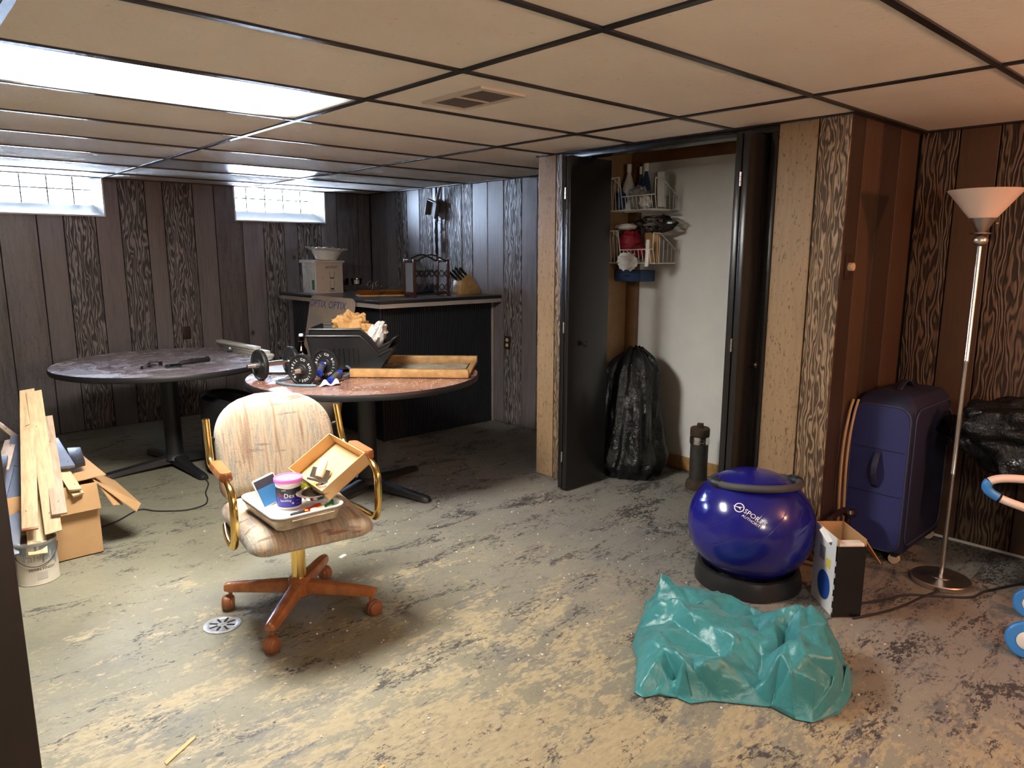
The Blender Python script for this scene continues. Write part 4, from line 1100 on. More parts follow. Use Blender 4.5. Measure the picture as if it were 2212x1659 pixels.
# knife block
kb = thing('knife_block', 'light wooden knife block with black handles at the right of the wine rack', 'knife block', (2.16, 3.50, BZ), .12)
m = MB(); poly = [(.05, 0), (.30, 0), (.31, .03), (.17, .175), (.07, .115)]
m.prism(poly, -.05, .05, Matrix.Rotation(PI / 2, 4, 'X')); m.build('block', 'oak', kb, bevel=.004)
for i in range(3):
    for j in range(2):
        p = Vector((.085 + .03 * i, -.028 + .056 * j, .125 + .019 * i)); d = Vector((-.62, 0, .50)).normalized()
        MB().tube([p, p + d * .02, p + d * .085, p + d * .10], [.008, .011, .012, .007], 8).build('knife_handle', 'black_plastic', kb)
# dark roll lying behind the rack
t = thing('paper_roll', 'dark grey roll lying along the bar behind the wine rack', 'roll', (2.02, 3.92, BZ + .032), math.radians(-12))
MB().tube([(-.20, 0, 0), (.22, 0, 0)], .032, 20).build('roll', 'grey_foam', t); MB().tube([(-.205, 0, 0), (-.20, 0, 0)], .02, 16).build('core', 'ink_black', t)
# pole on the wall with cords and a dustpan
simple('pole_brown', (.045, .030, .024), .4); simple('pan_grey', (.16, .155, .15), .5)
t = thing('wall_pole', 'thin dark pole standing on the bar against the back paneling', 'pole', (2.452, 4.10, 0)); MB().tube([(0, 0, BZ - .0), (0, 0, 2.045)], .011, 12).build('pole', 'pole_brown', t)
MB().box((0, 0, BZ - .06), (.05, .05, .12)).build('foot', 'pole_brown', t)
t = thing('cord_bundle', 'black cords tied in a bundle round the wall pole', 'cord', (2.435, 4.085, 1.62))
m = MB(); rr_ = random.Random(4)
for k in range(7): m.tube(bez([(rr_.uniform(-.008, .004), rr_.uniform(-.03, .012), .20 - .06 * q + rr_.uniform(-.02, .02)) for q in range(7)], 5), .004, 6)
for k in range(5): m.tube(bez([(-.005, 0, .12), (-.02, -.04 - .01 * k, .11 + .02 * k), (-.02, -.09 - .012 * k, .10 + .025 * k)], 5), .002, 5)
m.build('cords', 'ink_black', t)
t = thing('dustpan', 'grey dustpan hanging upside down from the pole near the ceiling', 'dustpan', M=frame((2.425, 4.125, 1.86), (0, -.95, -.28), (0, -.28, .95)))
MB().hexa([(-.08, -.075, -.02), (.08, -.075, -.02), (.075, .07, -.02), (-.075, .07, -.02)], [(-.08, -.075, -.014), (.08, -.075, -.014), (.075, .07, -.014), (-.075, .07, -.014)]).build('pan', 'pan_grey', t, bevel=.002)
for b in ((-.08, -.07, -.075, .07, -.016, .022), (.07, .08, -.075, .07, -.016, .022), (-.08, .08, .06, .07, -.016, .022)): MB().bx(*b).build('pan_wall', 'pan_grey', t, bevel=.002)
MB().tube([(.045, .065, 0), (.06, .12, .004), (.075, .20, .008)], [.014, .016, .011], 10).build('handle', 'pan_grey', t)
# cardboard sheet with blue print leaning on the bar side
simple('kraft_sheet', (.42, .32, .24), .6, var=.10, vscale=5)
ck = thing('cardboard_sheet', 'pale cardboard sheet printed in blue leaning on the bar side', 'cardboard', M=frame((1.035, 3.90, .004), (0, -1, 0), (.20, 0, 1.0)))
MB().prism([(x, y + .565) for x, y in rrect(.74, 1.125, .06)], -.006, .0).build('sheet', 'kraft_sheet', ck, smooth=False)
for cx_, cy_ in ((-.22, 1.06), (.10, 1.06), (.42 - .16, .82), (-.28, .78), (.05, .78), (-.22, .5), (.12, .5)):
    lettering('OPTIX', .085, lambda x, y: (cx_ + x * 1.15, cy_ + y, .0008), 'ink_blue', ck)
    for k in range(6): MB().bx(cx_ - .09, cx_ + .09 - .02 * (k % 3), cy_ - .10 - .018 * k, cy_ - .094 - .018 * k, .0, .0006).build('small_print', 'ink_grey', ck, smooth=False)

# black tub chair behind the swivel chair
simple('vinyl_black', (.011, .011, .013), .40, bump=.1, bscale=90)
tc = thing('tub_chair', 'black vinyl tub chair half hidden behind the patterned swivel chair', 'chair', (.30, 3.42, 0), math.radians(-40))
def shell(R0, R1, z0, z1, a0, a1, nm):
    rings = []
    for k in range(25):
        a = a0 + (a1 - a0) * k / 24; zt = z1 - .16 * abs(k / 12 - 1) ** 3; c, s = math.cos(a), math.sin(a)
        rings.append([(R0 * c, R0 * s, z0), (R1 * c, R1 * s, z0), (R1 * c * 1.03, R1 * s * 1.03, (z0 + zt) / 2), (R1 * c, R1 * s, zt - .02), ((R0 + R1) / 2 * c, (R0 + R1) / 2 * s, zt), (R0 * c, R0 * s, zt - .02)])
    loft(rings).build(nm, 'vinyl_black', tc)
shell(.20, .275, .03, .53, math.radians(60), math.radians(330), 'back_shell')
MB().lathe([(0, .03), (.20, .03), (.20, .30), (.17, .34), (0, .345)], 36).build('seat', 'vinyl_black', tc)
for a in (45, 135, 225, 315): MB().cyl((.17 * math.cos(math.radians(a)), .17 * math.sin(math.radians(a)), 0), (.17 * math.cos(math.radians(a)), .17 * math.sin(math.radians(a)), .03), .02, n=12).build('foot', 'rubber_black', tc)
t = thing('black_case', 'black box standing behind the near round table, top showing', 'box', (.42, 3.50, 0), math.radians(-35)) if False else None

# ================================================================ LEFT: CAN, BOX AND SCRAP WOOD
def mat_can():
    t = NT('can_label'); v = t.coord()
    c = t.ramp(t.noise(v, 12, 3, .5), [(.3, (.50, .44, .35)), (.7, (.60, .54, .44))])
    vd = t.coord('Object', (26, 26, 3.5)); sp_ = t.n('ShaderNodeSeparateXYZ'); tc_ = t.n('ShaderNodeTexCoord'); t.l(tc_.outputs['Object'], sp_.inputs[0])
    drip = t.math('ADD', t.noise(vd, 1.0, 3, .6), t.math('MULTIPLY', sp_.outputs[2], 1.7))
    c = t.mix(t.ramp(drip, [(.74, 0.0), (.77, .9)]), c, (.16, .21, .24))
    t.color(c); t.rough(.45); MATS['can_label'] = t.m
mat_can()
simple('paint_blue', (.17, .22, .30), .35, var=.15); simple('can_metal', (.45, .44, .43), .4, .8, var=.2)
can = thing('paint_can', 'dented gallon paint can with grey-blue drips under the scrap wood', 'paint can', (-1.115, 2.325, 0))
MB().lathe([(0, .002), (.079, .002), (.083, .0), (.085, .004), (.083, .008), (.0825, .180), (.085, .184), (.085, .190), (.082, .192), (.072, .190), (.068, .184)], 48).build('body', 'can_label', can)
MB().lathe([(.0855, .182), (.0865, .186), (.0855, .192), (.081, .193), (.074, .191), (.072, .186)], 48).build('rim', 'can_metal', can)
MB().lathe([(0, .12), (.08, .12)], 40).build('paint', 'cardboard', can)
AC = math.atan2(-1.371 - 2.325, -1.57 + 1.115)
cw = lambda z, da: (lambda x, y: (.0835 * math.cos(AC + da + x / .083), .0835 * math.sin(AC + da + x / .083), z + y))
lettering('Valspar', .052, cw(.128, .12), 'ink_grey', can)
lettering('SATIN FINISH', .018, cw(.074, .22), 'ink_black', can)
for k in range(4): lettering('≡≡≡≡≡≡', .012, cw(.055 - .009 * k, .2), 'ink_grey', can, 'small_print')
MB().tube(bez([(.087 * math.cos(AC - 1.5 + 3.0 * k / 10), .087 * math.sin(AC - 1.5 + 3.0 * k / 10), .165 - .075 * math.sin(PI * k / 10)) for k in range(11)], 3), .0016, 6).build('wire_handle', 'ink_black', can)

bx_ = thing('cardboard_box', 'open brown cardboard box full of scrap wood at the left', 'box', (-1.045, 2.66, 0))
w2, d2, hb = .225, .20, .36
for nm, b in (('side', (-w2, w2, -d2, -d2 + .005, 0, hb)), ('side', (-w2, w2, d2 - .005, d2, 0, hb)), ('side', (-w2, -w2 + .005, -d2 + .005, d2 - .005, 0, hb)), ('side', (w2 - .005, w2, -d2 + .005, d2 - .005, 0, hb)), ('bottom', (-w2, w2, -d2, d2, 0, .005))):
    MB().bx(*b).build(nm, 'cardboard', bx_, smooth=False)
def flap(pts, nm='flap', mat='cardboard', par=bx_):
    a = [Vector(p) for p in pts]; n = (a[1] - a[0]).cross(a[2] - a[0]).normalized() * .004
    k = len(a); m = MB(); m.add([tuple(p) for p in a] + [tuple(p + n) for p in a], [tuple(range(k - 1, -1, -1)), tuple(range(k, 2 * k))] + [(i, (i + 1) % k, k + (i + 1) % k, k + i) for i in range(k)])
    return m.build(nm, mat, par, smooth=False)
flap([(-w2, -d2, hb), (w2, -d2, hb), (w2 + .004, -d2 - .028, hb - .125), (-w2, -d2 - .028, hb - .125)])
flap([(w2, -d2, hb), (w2, d2, hb), (w2 + .165, d2 - .02, hb - .12), (w2 + .20, -d2 + .05, hb - .17), (w2 + .165, -d2 - .0, hb - .19)])
flap([(w2, -d2 + .02, hb), (w2 + .055, -d2 - .03, hb - .125), (w2 + .11, -d2 + .03, hb - .150), (w2 + .05, -d2 + .09, hb - .05)])
flap([(.02, -d2 + .03, hb + .004), (w2 + .055, -d2 + .05, hb + .012), (w2 + .02, d2 + .06, hb + .05), (-.04, d2, hb + .012)], 'flap')
flap([(-w2, d2, hb), (-w2 * .2, d2, hb), (-w2 * .2, d2 + .08, hb + .07), (-w2, d2 + .07, hb + .08)])

def pale_wood(name, col):
    t = NT(name); v = t.coord('Object', (1, 1, 1), rnd=True)
    vs = t.coord('Object', (22, 3, 3), rnd=True)
    f = t.noise(vs, 3, 5, .6, .8); f2 = t.noise(v, 12, 4, .6)
    c = t.ramp(f, [(.3, tuple(x * .72 for x in col)), (.55, col), (.75, tuple(min(1, x * 1.2) for x in col))])
    c = t.mix(t.ramp(f2, [(.55, 0.0), (.75, .45)]), c, tuple(x * .55 for x in col))
    t.color(c); t.rough(.6); MATS[name] = t.m
pale_wood('pine', (.54, .385, .225)); pale_wood('pine_grey', (.43, .31, .22)); pale_wood('maple', (.62, .47, .27))
simple('trim_blue', (.17, .20, .29), .35, var=.12); simple('trim_black', (.02, .02, .026), .35)
def strip(label, a, b, w, th, mat, name='scrap_board', tilt=0.0, end=None, cat='scrap wood'):
    a = Vector(a); b = Vector(b); u = (b - a); L_ = u.length; u.normalize()
    side = u.cross(Vector((0, 0, 1))).normalized(); side = Matrix.Rotation(tilt, 3, u) @ side; n = side.cross(u)
    t = thing(name, label, cat, M=frame(a, side, u))
    r = random.Random(int(a.x * 1e4)); e = [r.uniform(-.012, .012) for _ in range(4)]
    poly = [(-w / 2, e[0]), (w / 2, e[1]), (w / 2, L_ + e[2]), (-w / 2, L_ + e[3])]
    MB().prism(poly, -th / 2, th / 2).build('board', mat, t, bevel=.0012)
    if end: MB().box((0, .008, 0), (w * .98, .010, th * 1.15)).build('broken_end', end, t, bevel=.001)
    for k in range(2):
        MB().cyl((w * r.uniform(-.3, .3), L_ * (.12 + .6 * k), th / 2), (w * r.uniform(-.3, .3), L_ * (.12 + .6 * k) + .004, th / 2 + .006), .0009, n=6).build('nail', 'ink_black', t)
strip('longest pine strip of the scrap pile, reaching highest', (-1.047, 2.262, .222), (-.975, 2.85, .775), .066, .010, 'pine')
strip('pine strip of the scrap pile left of the longest one, stained end', (-1.132, 2.268, .252), (-1.000, 2.87, .775), .062, .010, 'pine', end='caster_brown')
strip('greyed pine strip right behind the longest one', (-1.012, 2.290, .285), (-.945, 2.80, .640), .060, .010, 'pine_grey')
strip('light maple strip hanging lowest over the paint can', (-1.117, 2.236, .150), (-1.065, 2.60, .430), .072, .010, 'maple')
strip('short pine board on the box front, upper of two', (-.918, 2.415, .350), (-.945, 2.70, .462), .052, .012, 'maple')
strip('short pine board on the box front, lower of two', (-.906, 2.420, .322), (-.950, 2.68, .430), .050, .012, 'pine')
strip('short blue-grey moulding lying on the cardboard box', (-.918, 2.535, .436), (-.935, 2.80, .528), .060, .016, 'trim_blue', 'moulding', cat='moulding')
strip('short black moulding block on the cardboard box', (-.862, 2.595, .425), (-.850, 2.74, .470), .058, .026, 'trim_black', 'moulding', cat='moulding')
strip('long blue-grey board leaning at the far left of the scrap pile', (-1.225, 2.270, .150), (-1.055, 2.82, .560), .085, .012, 'trim_blue', 'moulding', cat='moulding')
strip('dark blue-grey board behind the long blue one', (-1.262, 2.33, .30), (-1.090, 2.85, .525), .07, .012, 'trim_blue', 'moulding', cat='moulding')
strip('small pale offcut poking out left of the blue board', (-1.190, 2.40, .510), (-1.090, 2.88, .535), .050, .010, 'pine_grey')
strip('thin greyed stick pointing up left behind the scrap pile', (-1.030, 2.84, .50), (-1.120, 3.02, .60), .030, .008, 'pine_grey')
strip('small pinkish offcut behind the blue moulding', (-.935, 2.80, .500), (-.930, 2.90, .575), .045, .010, 'pine_grey')
strip('black wedge offcut at the far left of the scrap pile', (-1.235, 2.30, .47), (-1.19, 2.50, .545), .075, .018, 'trim_black', 'moulding', cat='moulding')
t = thing('extension_cord', 'thin black cord curving on the floor from the cardboard box', 'cord', (0, 0, 0))
MB().tube(bez([(-.78, 2.80, .005), (-.66, 2.86, .005), (-.52, 2.97, .005), (-.45, 2.88, .005), (-.33, 2.79, .005), (-.22, 2.80, .005), (-.165, 2.89, .005), (-.13, 3.02, .005), (-.05, 3.20, .005), (-.03, 3.36, .005)], 8), .0042, 8).build('cord', 'ink_black', t)

# ================================================================ RIGHT SIDE
# torchiere
simple('shade_glass', (.84, .66, .58), .35); simple('nickel', (.60, .56, .52), .34, 1.0, var=.08)
lp = thing('floor_lamp', 'torchiere floor lamp with frosted cone shade and brushed metal pole', 'lamp', (1.90, -.43, 0))
MB().lathe([(0, 0), (.117, 0), (.121, .004), (.121, .020), (.117, .024), (.045, .028), (.042, .031), (.018, .032), (0, .032)], 56).build('base', 'nickel', lp)
MB().lathe([(.043, .028), (.045, .0295), (.043, .0312), (.041, .030)], 40).build('base_ring', 'steel', lp)
MB().lathe([(0, .03), (.0105, .03), (.0105, .50), (.0115, .502), (.0115, .512), (.0105, .514), (.0105, 1.0), (.0115, 1.002), (.0115, 1.012), (.0105, 1.014), (.0105, 1.495), (0, 1.495)], 20).build('pole', 'steel', lp)
MB().sphere((0, 0, 1.513), .030, 24, 14, .85).build('finial', 'nickel', lp)
MB().lathe([(0, 1.538), (.040, 1.538), (.042, 1.541), (.040, 1.544), (0, 1.544)], 32).build('collar_disc', 'steel', lp)
MB().lathe([(0, 1.544), (.016, 1.544), (.052, 1.603), (.049, 1.603), (.012, 1.550), (0, 1.550)], 36).build('cup', 'nickel', lp)
MB().lathe([(.046, 1.598), (.135, 1.712), (.138, 1.714), (.136, 1.716), (.130, 1.713), (.042, 1.604), (0, 1.604)], 56).build('shade', 'shade_glass', lp)
MB().cyl((.01, -.048, 1.580), (.012, -.056, 1.581), .004, n=8).build('switch', 'brass', lp)

# suitcase
simple('case_blue', (.020, .027, .135), .62, bump=.25, bscale=420, sheen=.1); simple('case_dark', (.012, .014, .045), .65, bump=.25, bscale=420); simple('piping', (.045, .048, .11), .5)
sc_ = thing('suitcase', 'large blue fabric suitcase standing on end beside the floor lamp', 'suitcase', (2.185, -.105, 0))
sx, sy = .52, .28
rings = []
for ins, z in ((.035, .045), (.012, .050), (0, .065), (0, .72), (.012, .765), (.045, .800), (.10, .812)):
    rings.append([(x, y, z) for x, y in rrect(sx - 2 * ins, sy - 2 * ins * .8, max(.02, .032 - ins * .2), 6)])
loft(rings).build('shell', 'case_dark', sc_)  # darker copy of the blue: shade of the face turned from the light
rr = rrect(.258, .70, .06, 6)      # blue gusset facing the room (-x side)
def gus(x, y, k): return (-sx / 2 - .006 * k, x, y + .41)
m = MB(); n = len(rr); m.v = [gus(x, y, 0) for x, y in rr] + [gus(x * .97, y * .985, 1.2) for x, y in rr]; m.f = [(i, (i + 1) % n, n + (i + 1) % n, n + i) for i in range(n)] + [tuple(range(n, 2 * n))]
m.build('side_panel', 'case_blue', sc_, angle=50)
MB().tube([(-sx / 2 - .004, x * 1.0, y + .41) for x, y in rr], .004, 6, closed=True).build('piping', 'piping', sc_)
MB().tube([(x, -sy / 2 - .001, z + .42) for x, z in rrect(.47, .66, .06, 6)], .004, 6, closed=True).build('piping', 'piping', sc_)
for z in (.55, .335): MB().tube([(-sx / 2 - .0075, -.118, z), (-sx / 2 - .0085, 0, z), (-sx / 2 - .0075, .118, z)], .0022, 6).build('seam', 'case_dark', sc_)
MB().grid(lambda u, v: (-sx / 2 - .010 - .030 * math.sin(PI * u), .028 * (v - .5), .365 + .17 * u), 16, 5).build('side_handle', 'case_dark', sc_, solid=.006)
MB().grid(lambda u, v: (-.08 + .16 * u, .03 * (v - .5), .812 + .035 * math.sin(PI * u)), 16, 4).build('top_handle', 'case_dark', sc_, solid=.006)
MB().tube(bez([(.20, -.129, .70), (.215, -.150, .68), (.215, -.150, .60), (.20, -.129, .58)], 5), .006, 8).build('front_handle', 'case_dark', sc_)
for x in (-.22, .22):
    for y in (-.105, .105):
        h = MB().box((x, y, .05), (.05, .035, .035)).build('wheel_housing', 'case_dark', sc_, bevel=.008)
        MB().cyl((x - .012 + (-.01 if x < 0 else .01), y, .024), (x + .012 + (-.01 if x < 0 else .01), y, .024), .024, n=20).build('wheel', 'ivory', sc_)
# bent tan rods and a brown strap between suitcase and paneling
simple('rod_tan', (.45, .30, .18), .4)
t = thing('bent_rods', 'pair of curved tan rods squeezed between suitcase and paneling', 'rods', (1.845, .0, 0))
for dx, dy in ((0, .0), (-.018, .016)):
    MB().tube(bez([(.02 + dx, .0 + dy, .0 + .01), (.0 + dx, .0 + dy, .22), (-.015 + dx, .0 + dy, .45), (-.005 + dx, 0 + dy, .60), (.028 + dx, 0 + dy, .715), (.06 + dx, 0 + dy, .775)], 8), .0065, 8).build('rod', 'rod_tan', t)
simple('vinyl_brown', (.022, .010, .008), .25)
t = thing('brown_strap', 'glossy dark brown looped strap behind the small product box', 'strap', (1.70, -.02, 0))
MB().tube(bez([(-.06, .0, .005), (-.10, 0, .16), (-.05, 0, .24), (.04, -.01, .262), (.10, -.02, .258), (.11, -.02, .22), (.08, -.01, .12), (.07, 0, .005)], 8), [.012] * 20 + [.018] * 37, 10).build('strap', 'vinyl_brown', t) if False else MB().tube(bez([(-.06, .0, .012), (-.10, 0, .16), (-.05, 0, .24), (.04, -.01, .262), (.10, -.02, .258), (.11, -.02, .22), (.08, -.01, .12), (.07, 0, .012)], 8), .014, 10).build('strap', 'vinyl_brown', t)
MB().lathe([(0, 0), (.028, .002), (.034, .018), (.028, .034), (0, .038)], 20, (.09, -.03, .235)).build('knob', 'vinyl_brown', t)

# product box, open top, black front and white left side
simple('box_black', (.006, .005, .006), .35); simple('print_white', (.78, .79, .80), .4); simple('print_blue', (.02, .09, .45), .4); simple('print_yellow', (.72, .62, .08), .4)
pbM = frame((1.212, -.247, 0), (.75, -.66, 0), (.66, .75, 0))
px_ = thing('product_box', 'tall open box with black front and white printed side beside the ball', 'box', M=pbM)
pw, pd, ph = .115, .205, .335
for nm, b, mt in (('front', (0, pw, 0, .003, .0, ph - .03), 'box_black'), ('back', (0, pw, pd - .003, pd, 0, ph), 'cardboard'), ('right_side', (pw - .003, pw, .003, pd - .003, 0, ph), 'cardboard'), ('left_side', (0, .003, .003, pd - .003, 0, ph), 'cardboard'), ('bottom', (0, pw, 0, pd, 0, .003), 'cardboard'), ('left_print', (-.0012, 0, .012, pd, .002, ph), 'print_white'), ('left_strip', (-.0014, 0, .0, .012, .0, ph - .03), 'box_black')):
    MB().bx(*b).build(nm, mt, px_, smooth=False)
MB().bx(.006, pw - .006, .004, .05, ph - .075, ph - .020).build('inner_tray', 'white_card', px_, bevel=.003)
m = MB(); m.v = [(-.0022, .095 + .056 * math.cos(2 * PI * k / 32), .10 + .062 * math.sin(2 * PI * k / 32)) for k in range(32)]; m.f = [tuple(range(32))]; m.build('printed_disc', 'print_blue', px_, smooth=False, weld=False)
MB().bx(-.0024, -.001, .05, .085, .185, .225).build('printed_patch', 'print_yellow', px_, smooth=False); MB().bx(-.0024, -.001, .10, .15, .20, .26).build('printed_patch', 'ink_grey', px_, smooth=False)
for k in range(5): MB().bx(-.0026, -.001, .002, .008, .02 + .05 * k, .04 + .05 * k).build('printed_patch', 'print_white', px_, smooth=False)
flap([(pw, .02, ph), (pw, pd, ph), (pw + .10, pd - .02, ph - .12), (pw + .10, .06, ph - .13)], 'flap', 'cardboard', px_)
MB().bx(pw, pw + .025, .09, .092, .01, ph - .02).build('liner_edge', 'cardboard_light', px_, smooth=False)
flap([(.0, .05, ph - .03), (.0, .14, ph), (-.02, .13, ph - .012), (-.016, .06, ph - .04)], 'flap', 'print_white', px_)
t = thing('power_cord', 'black power cord running along the floor in front of the lamp', 'cord', (0, 0, 0))
MB().tube(bez([(1.30, -.20, .005), (1.40, -.27, .005), (1.50, -.32, .005), (1.64, -.38, .005), (1.72, -.465, .005), (1.82, -.57, .005), (1.94, -.60, .005), (2.17, -.70, .005), (2.35, -.82, .005)], 8), .005, 8).build('cord', 'ink_black', t)
t = thing('lamp_cord', 'black lamp cord running from the lamp base to the product box', 'cord', (0, 0, 0))
MB().tube(bez([(1.26, -.31, .005), (1.39, -.365, .005), (1.52, -.405, .005), (1.66, -.43, .005), (1.79, -.46, .006), (1.84, -.45, .005)], 8), .005, 8).build('cord', 'ink_black', t)

# black garbage bag on the toy stroller at the right edge
def film():
    t = NT('bag_black'); v = t.coord(); t.color((.007, .007, .008)); 
    f = t.noise(v, 14, 5, .65, 1.5); f2 = t.noise(v, 45, 3, .6, 1.0)
    t.rough(t.ramp(f, [(.3, .08), (.7, .22)])); t.bump(f, .55, .03); MATS['bag_black'] = t.m
film()
gbg = thing('garbage_bag', 'shiny black garbage bag bulging at the right edge above the toy stroller', 'garbage bag', (2.22, -.75, .415))
crumple((0, 0, .23), (.21, .43, .205), 2, .34, .13, 72, 48).build('bag', 'bag_black', gbg, angle=60)
simple('toy_white', (.80, .66, .60), .35); simple('toy_blue', (.05, .25, .68), .35); simple('cloth_black', (.010, .010, .012), .8)
ty = thing('toy_stroller', 'toy stroller with white and blue handle and blue wheels, cut off at right', 'toy', (1.72, -.872, 0))
hp = [(.10, -.02, .425), (.02, .15, .475), (-.005, .225, .500), (-.02, .262, .530), (-.012, .252, .565), (.03, .18, .580), (.12, .03, .570), (.16, -.05, .56)]
P_ = bez(hp, 6)
MB().tube(P_[:12], .0165, 12).build('handle', 'toy_white', ty); MB().tube(P_[12:24], .0185, 12).build('handle_grip', 'toy_blue', ty); MB().tube(P_[23:], .0165, 12).build('handle', 'toy_white', ty)
MB().tube([(.10, -.02, .425), (.16, -.14, .38)], .016, 12).build('handle_joint', 'toy_blue', ty); MB().tube([(.16, -.05, .56), (.22, -.14, .55)], .019, 12).build('handle_joint', 'black_plastic', ty)
MB().tube(bez([(.16, -.14, .40), (.10, -.14, .25), (-.2, -.10, .09)], 6), .012, 10).build('frame_tube', 'toy_blue', ty)
MB().tube(bez([(.22, -.14, .58), (.22, -.14, .30), (.10, -.08, .075)], 6), .012, 10).build('frame_tube', 'toy_blue', ty)
for c, r in (((-.27, .022, .068), .068), ((.09, .088, .062), .062)):
    q = Matrix.Translation(c) @ Vector((0, 0, 1)).rotation_difference(Vector((-.93, -.30, .10))).to_matrix().to_4x4()
    w_ = MB().lathe([(r * .5, -.014), (r * .92, -.014), (r, -.008), (r, .008), (r * .92, .014), (r * .55, .016), (r * .5, .012)], 40).xf(q).build('wheel', 'toy_blue', ty)
    MB().lathe([(0, -.015), (r * .5, -.015), (r * .5, .015), (r * .4, .019), (0, .020)], 32).xf(q).build('hub', 'white_plastic', w_)
def drape(u, v):
    a = u * PI * 1.0 + .2; z = .52 * (1 - v) + .03
    return (.30 + .10 * math.cos(a) * (1 + .25 * math.sin(7 * u)) , .085 - .16 * u + .03 * math.sin(9 * u + v), z)
rings = []
for z, sx_, sy_ in ((.012, .16, .20), (.15, .165, .215), (.28, .16, .24), (.36, .155, .27), (.41, .14, .27), (.42, .08, .2)):
    rings.append([(.40 + x + .01 * noise.noise((x * 20, y * 20, z * 9)), -.14 + y + .012 * noise.noise((x * 18, y * 18, z * 7 + 5)), z) for x, y in rrect(2 * sx_, 2 * sy_, .06, 6)])
loft(rings).build('seat_fabric', 'cloth_black', ty, angle=60)

# ================================================================ TEAL TARP
OUT = [(0.833,0.346,0),(0.731,0.32,0),(0.561,0.233,0),(0.436,0.163,0),(0.367,0.087,0),(0.266,0.014,0),(0.206,-0.028,0),(0.204,-0.066,0),(0.252,-0.09,0.01),(0.288,-0.143,0),(0.293,-0.19,0),(0.359,-0.23,0),(0.473,-0.377,0),(0.471,-0.459,0),(0.496,-0.504,0),(0.601,-0.54,0),(0.705,-0.53,0),(0.835,-0.49,0),(0.877,-0.463,0.02)]
SIL = [(0.784,-0.482,0.1),(0.815,-0.434,0.14),(0.856,-0.383,0.17),(0.898,-0.351,0.18),(0.892,-0.292,0.2),(0.882,-0.278,0.17),(0.849,-0.255,0.19),(0.828,-0.216,0.18),(0.889,-0.142,0.09),(0.927,-0.039,0.08),(0.945,0.045,0.08),(0.938,0.116,0.08),(0.928,0.22,0.07),(0.89,0.282,0.07),(0.861,0.308,0.1),(0.844,0.33,0.12),(0.81,0.326,0.08)]
BACK = [(0.838,-0.445,0.0),(0.869,-0.397,0.0),(0.91,-0.346,0.0),(0.952,-0.314,0.0),(0.946,-0.255,0.0),(0.936,-0.241,0.0),(0.903,-0.218,0.0),(0.882,-0.179,0.0),(0.943,-0.105,0.0),(0.981,-0.002,0.0),(0.999,0.082,0.0),(0.992,0.153,0.0),(0.982,0.257,0.0),(0.944,0.319,0.0),(0.915,0.345,0.0),(0.898,0.367,0.0),(0.864,0.363,0.0)]
RG = [[(0.739,0.338,0.01),(0.644,0.19,0.12),(0.664,0.113,0.14),(0.597,0.022,0.14),(0.61,-0.063,0.13),(0.647,-0.131,0.11)],[(0.604,0.262,0.01),(0.623,0.151,0.08),(0.613,0.108,0.06),(0.568,-0.047,0.07)],[(0.543,0.225,0.01),(0.481,0.074,0.1),(0.406,-0.004,0.11),(0.414,-0.112,0.1),(0.455,-0.216,0.13),(0.584,-0.167,0.14),(0.628,-0.198,0.12),(0.611,-0.268,0.09)],[(0.715,0.1,0.1),(0.708,-0.039,0.12),(0.693,-0.114,0.09),(0.761,-0.173,0.08)],[(0.808,0.13,0.08),(0.826,0.098,0.1),(0.922,0.052,0.09)],[(0.789,0.137,0.06),(0.851,0.046,0.05),(0.833,-0.066,0.05),(0.885,-0.088,0.04)],[(0.813,-0.093,0.1),(0.845,-0.125,0.11),(0.862,-0.144,0.08)],[(0.403,0.059,0.08),(0.368,-0.022,0.12),(0.334,-0.13,0.14),(0.356,-0.184,0.12),(0.408,-0.235,0.09),(0.469,-0.326,0.04),(0.499,-0.351,0.11),(0.547,-0.363,0.17)],[(0.439,-0.01,0.07),(0.492,-0.108,0.05),(0.54,-0.148,0.04),(0.552,-0.276,0.04),(0.539,-0.307,0.04)],[(0.323,-0.138,0.14),(0.313,-0.122,0.065),(0.294,-0.092,0.055),(0.26,-0.079,0.015)],[(0.302,-0.048,0.1),(0.221,-0.041,0.03)],[(0.349,-0.165,0.09),(0.368,-0.219,0.02),(0.374,-0.241,0.005)],[(0.332,-0.12,0.02),(0.312,-0.186,0.005)],[(0.684,-0.212,0.13),(0.643,-0.232,0.12),(0.545,-0.337,0.12),(0.545,-0.365,0.16),(0.505,-0.37,0.065),(0.462,-0.382,0.01)],[(0.763,-0.218,0.15),(0.675,-0.284,0.13),(0.682,-0.298,0.1)],[(0.858,-0.216,0.15),(0.809,-0.26,0.12),(0.746,-0.274,0.09),(0.629,-0.344,0.06)],[(0.612,-0.345,0.17),(0.502,-0.42,0.16),(0.507,-0.404,0.1),(0.485,-0.38,0.02)],[(0.725,-0.33,0.18),(1.148,-0.156,0.01),(0.79,-0.34,0.16)],[(0.642,-0.381,0.2),(0.664,-0.396,0.17),(0.772,-0.396,0.19),(0.663,-0.492,0.165),(0.643,-0.505,0.07),(0.517,-0.491,0.035),(0.495,-0.489,0.01)],[(0.578,-0.425,0.185),(0.631,-0.505,0.13)],[(0.507,-0.422,0.155),(0.608,-0.508,0.095)],[(0.546,-0.483,0.14)],[(0.505,-0.45,0.085)],[(0.685,-0.511,0.035),(0.542,-0.51,0.01)],[(0.81,-0.474,0.045),(0.679,-0.509,0.045)]]
def mat_tarp():
    t = NT('tarp_teal'); v = t.coord()
    f = t.noise(v, 5, 3, .5); w = t.noise(v, 30, 4, .6, .8)
    t.color(t.ramp(f, [(.3, (.030, .185, .205)), (.7, (.042, .245, .262))])); t.rough(.36)
    t.b.inputs['Sheen Weight'].default_value = .15
    t.bump(w, .35, .008); MATS['tarp'] = t.m
mat_tarp()
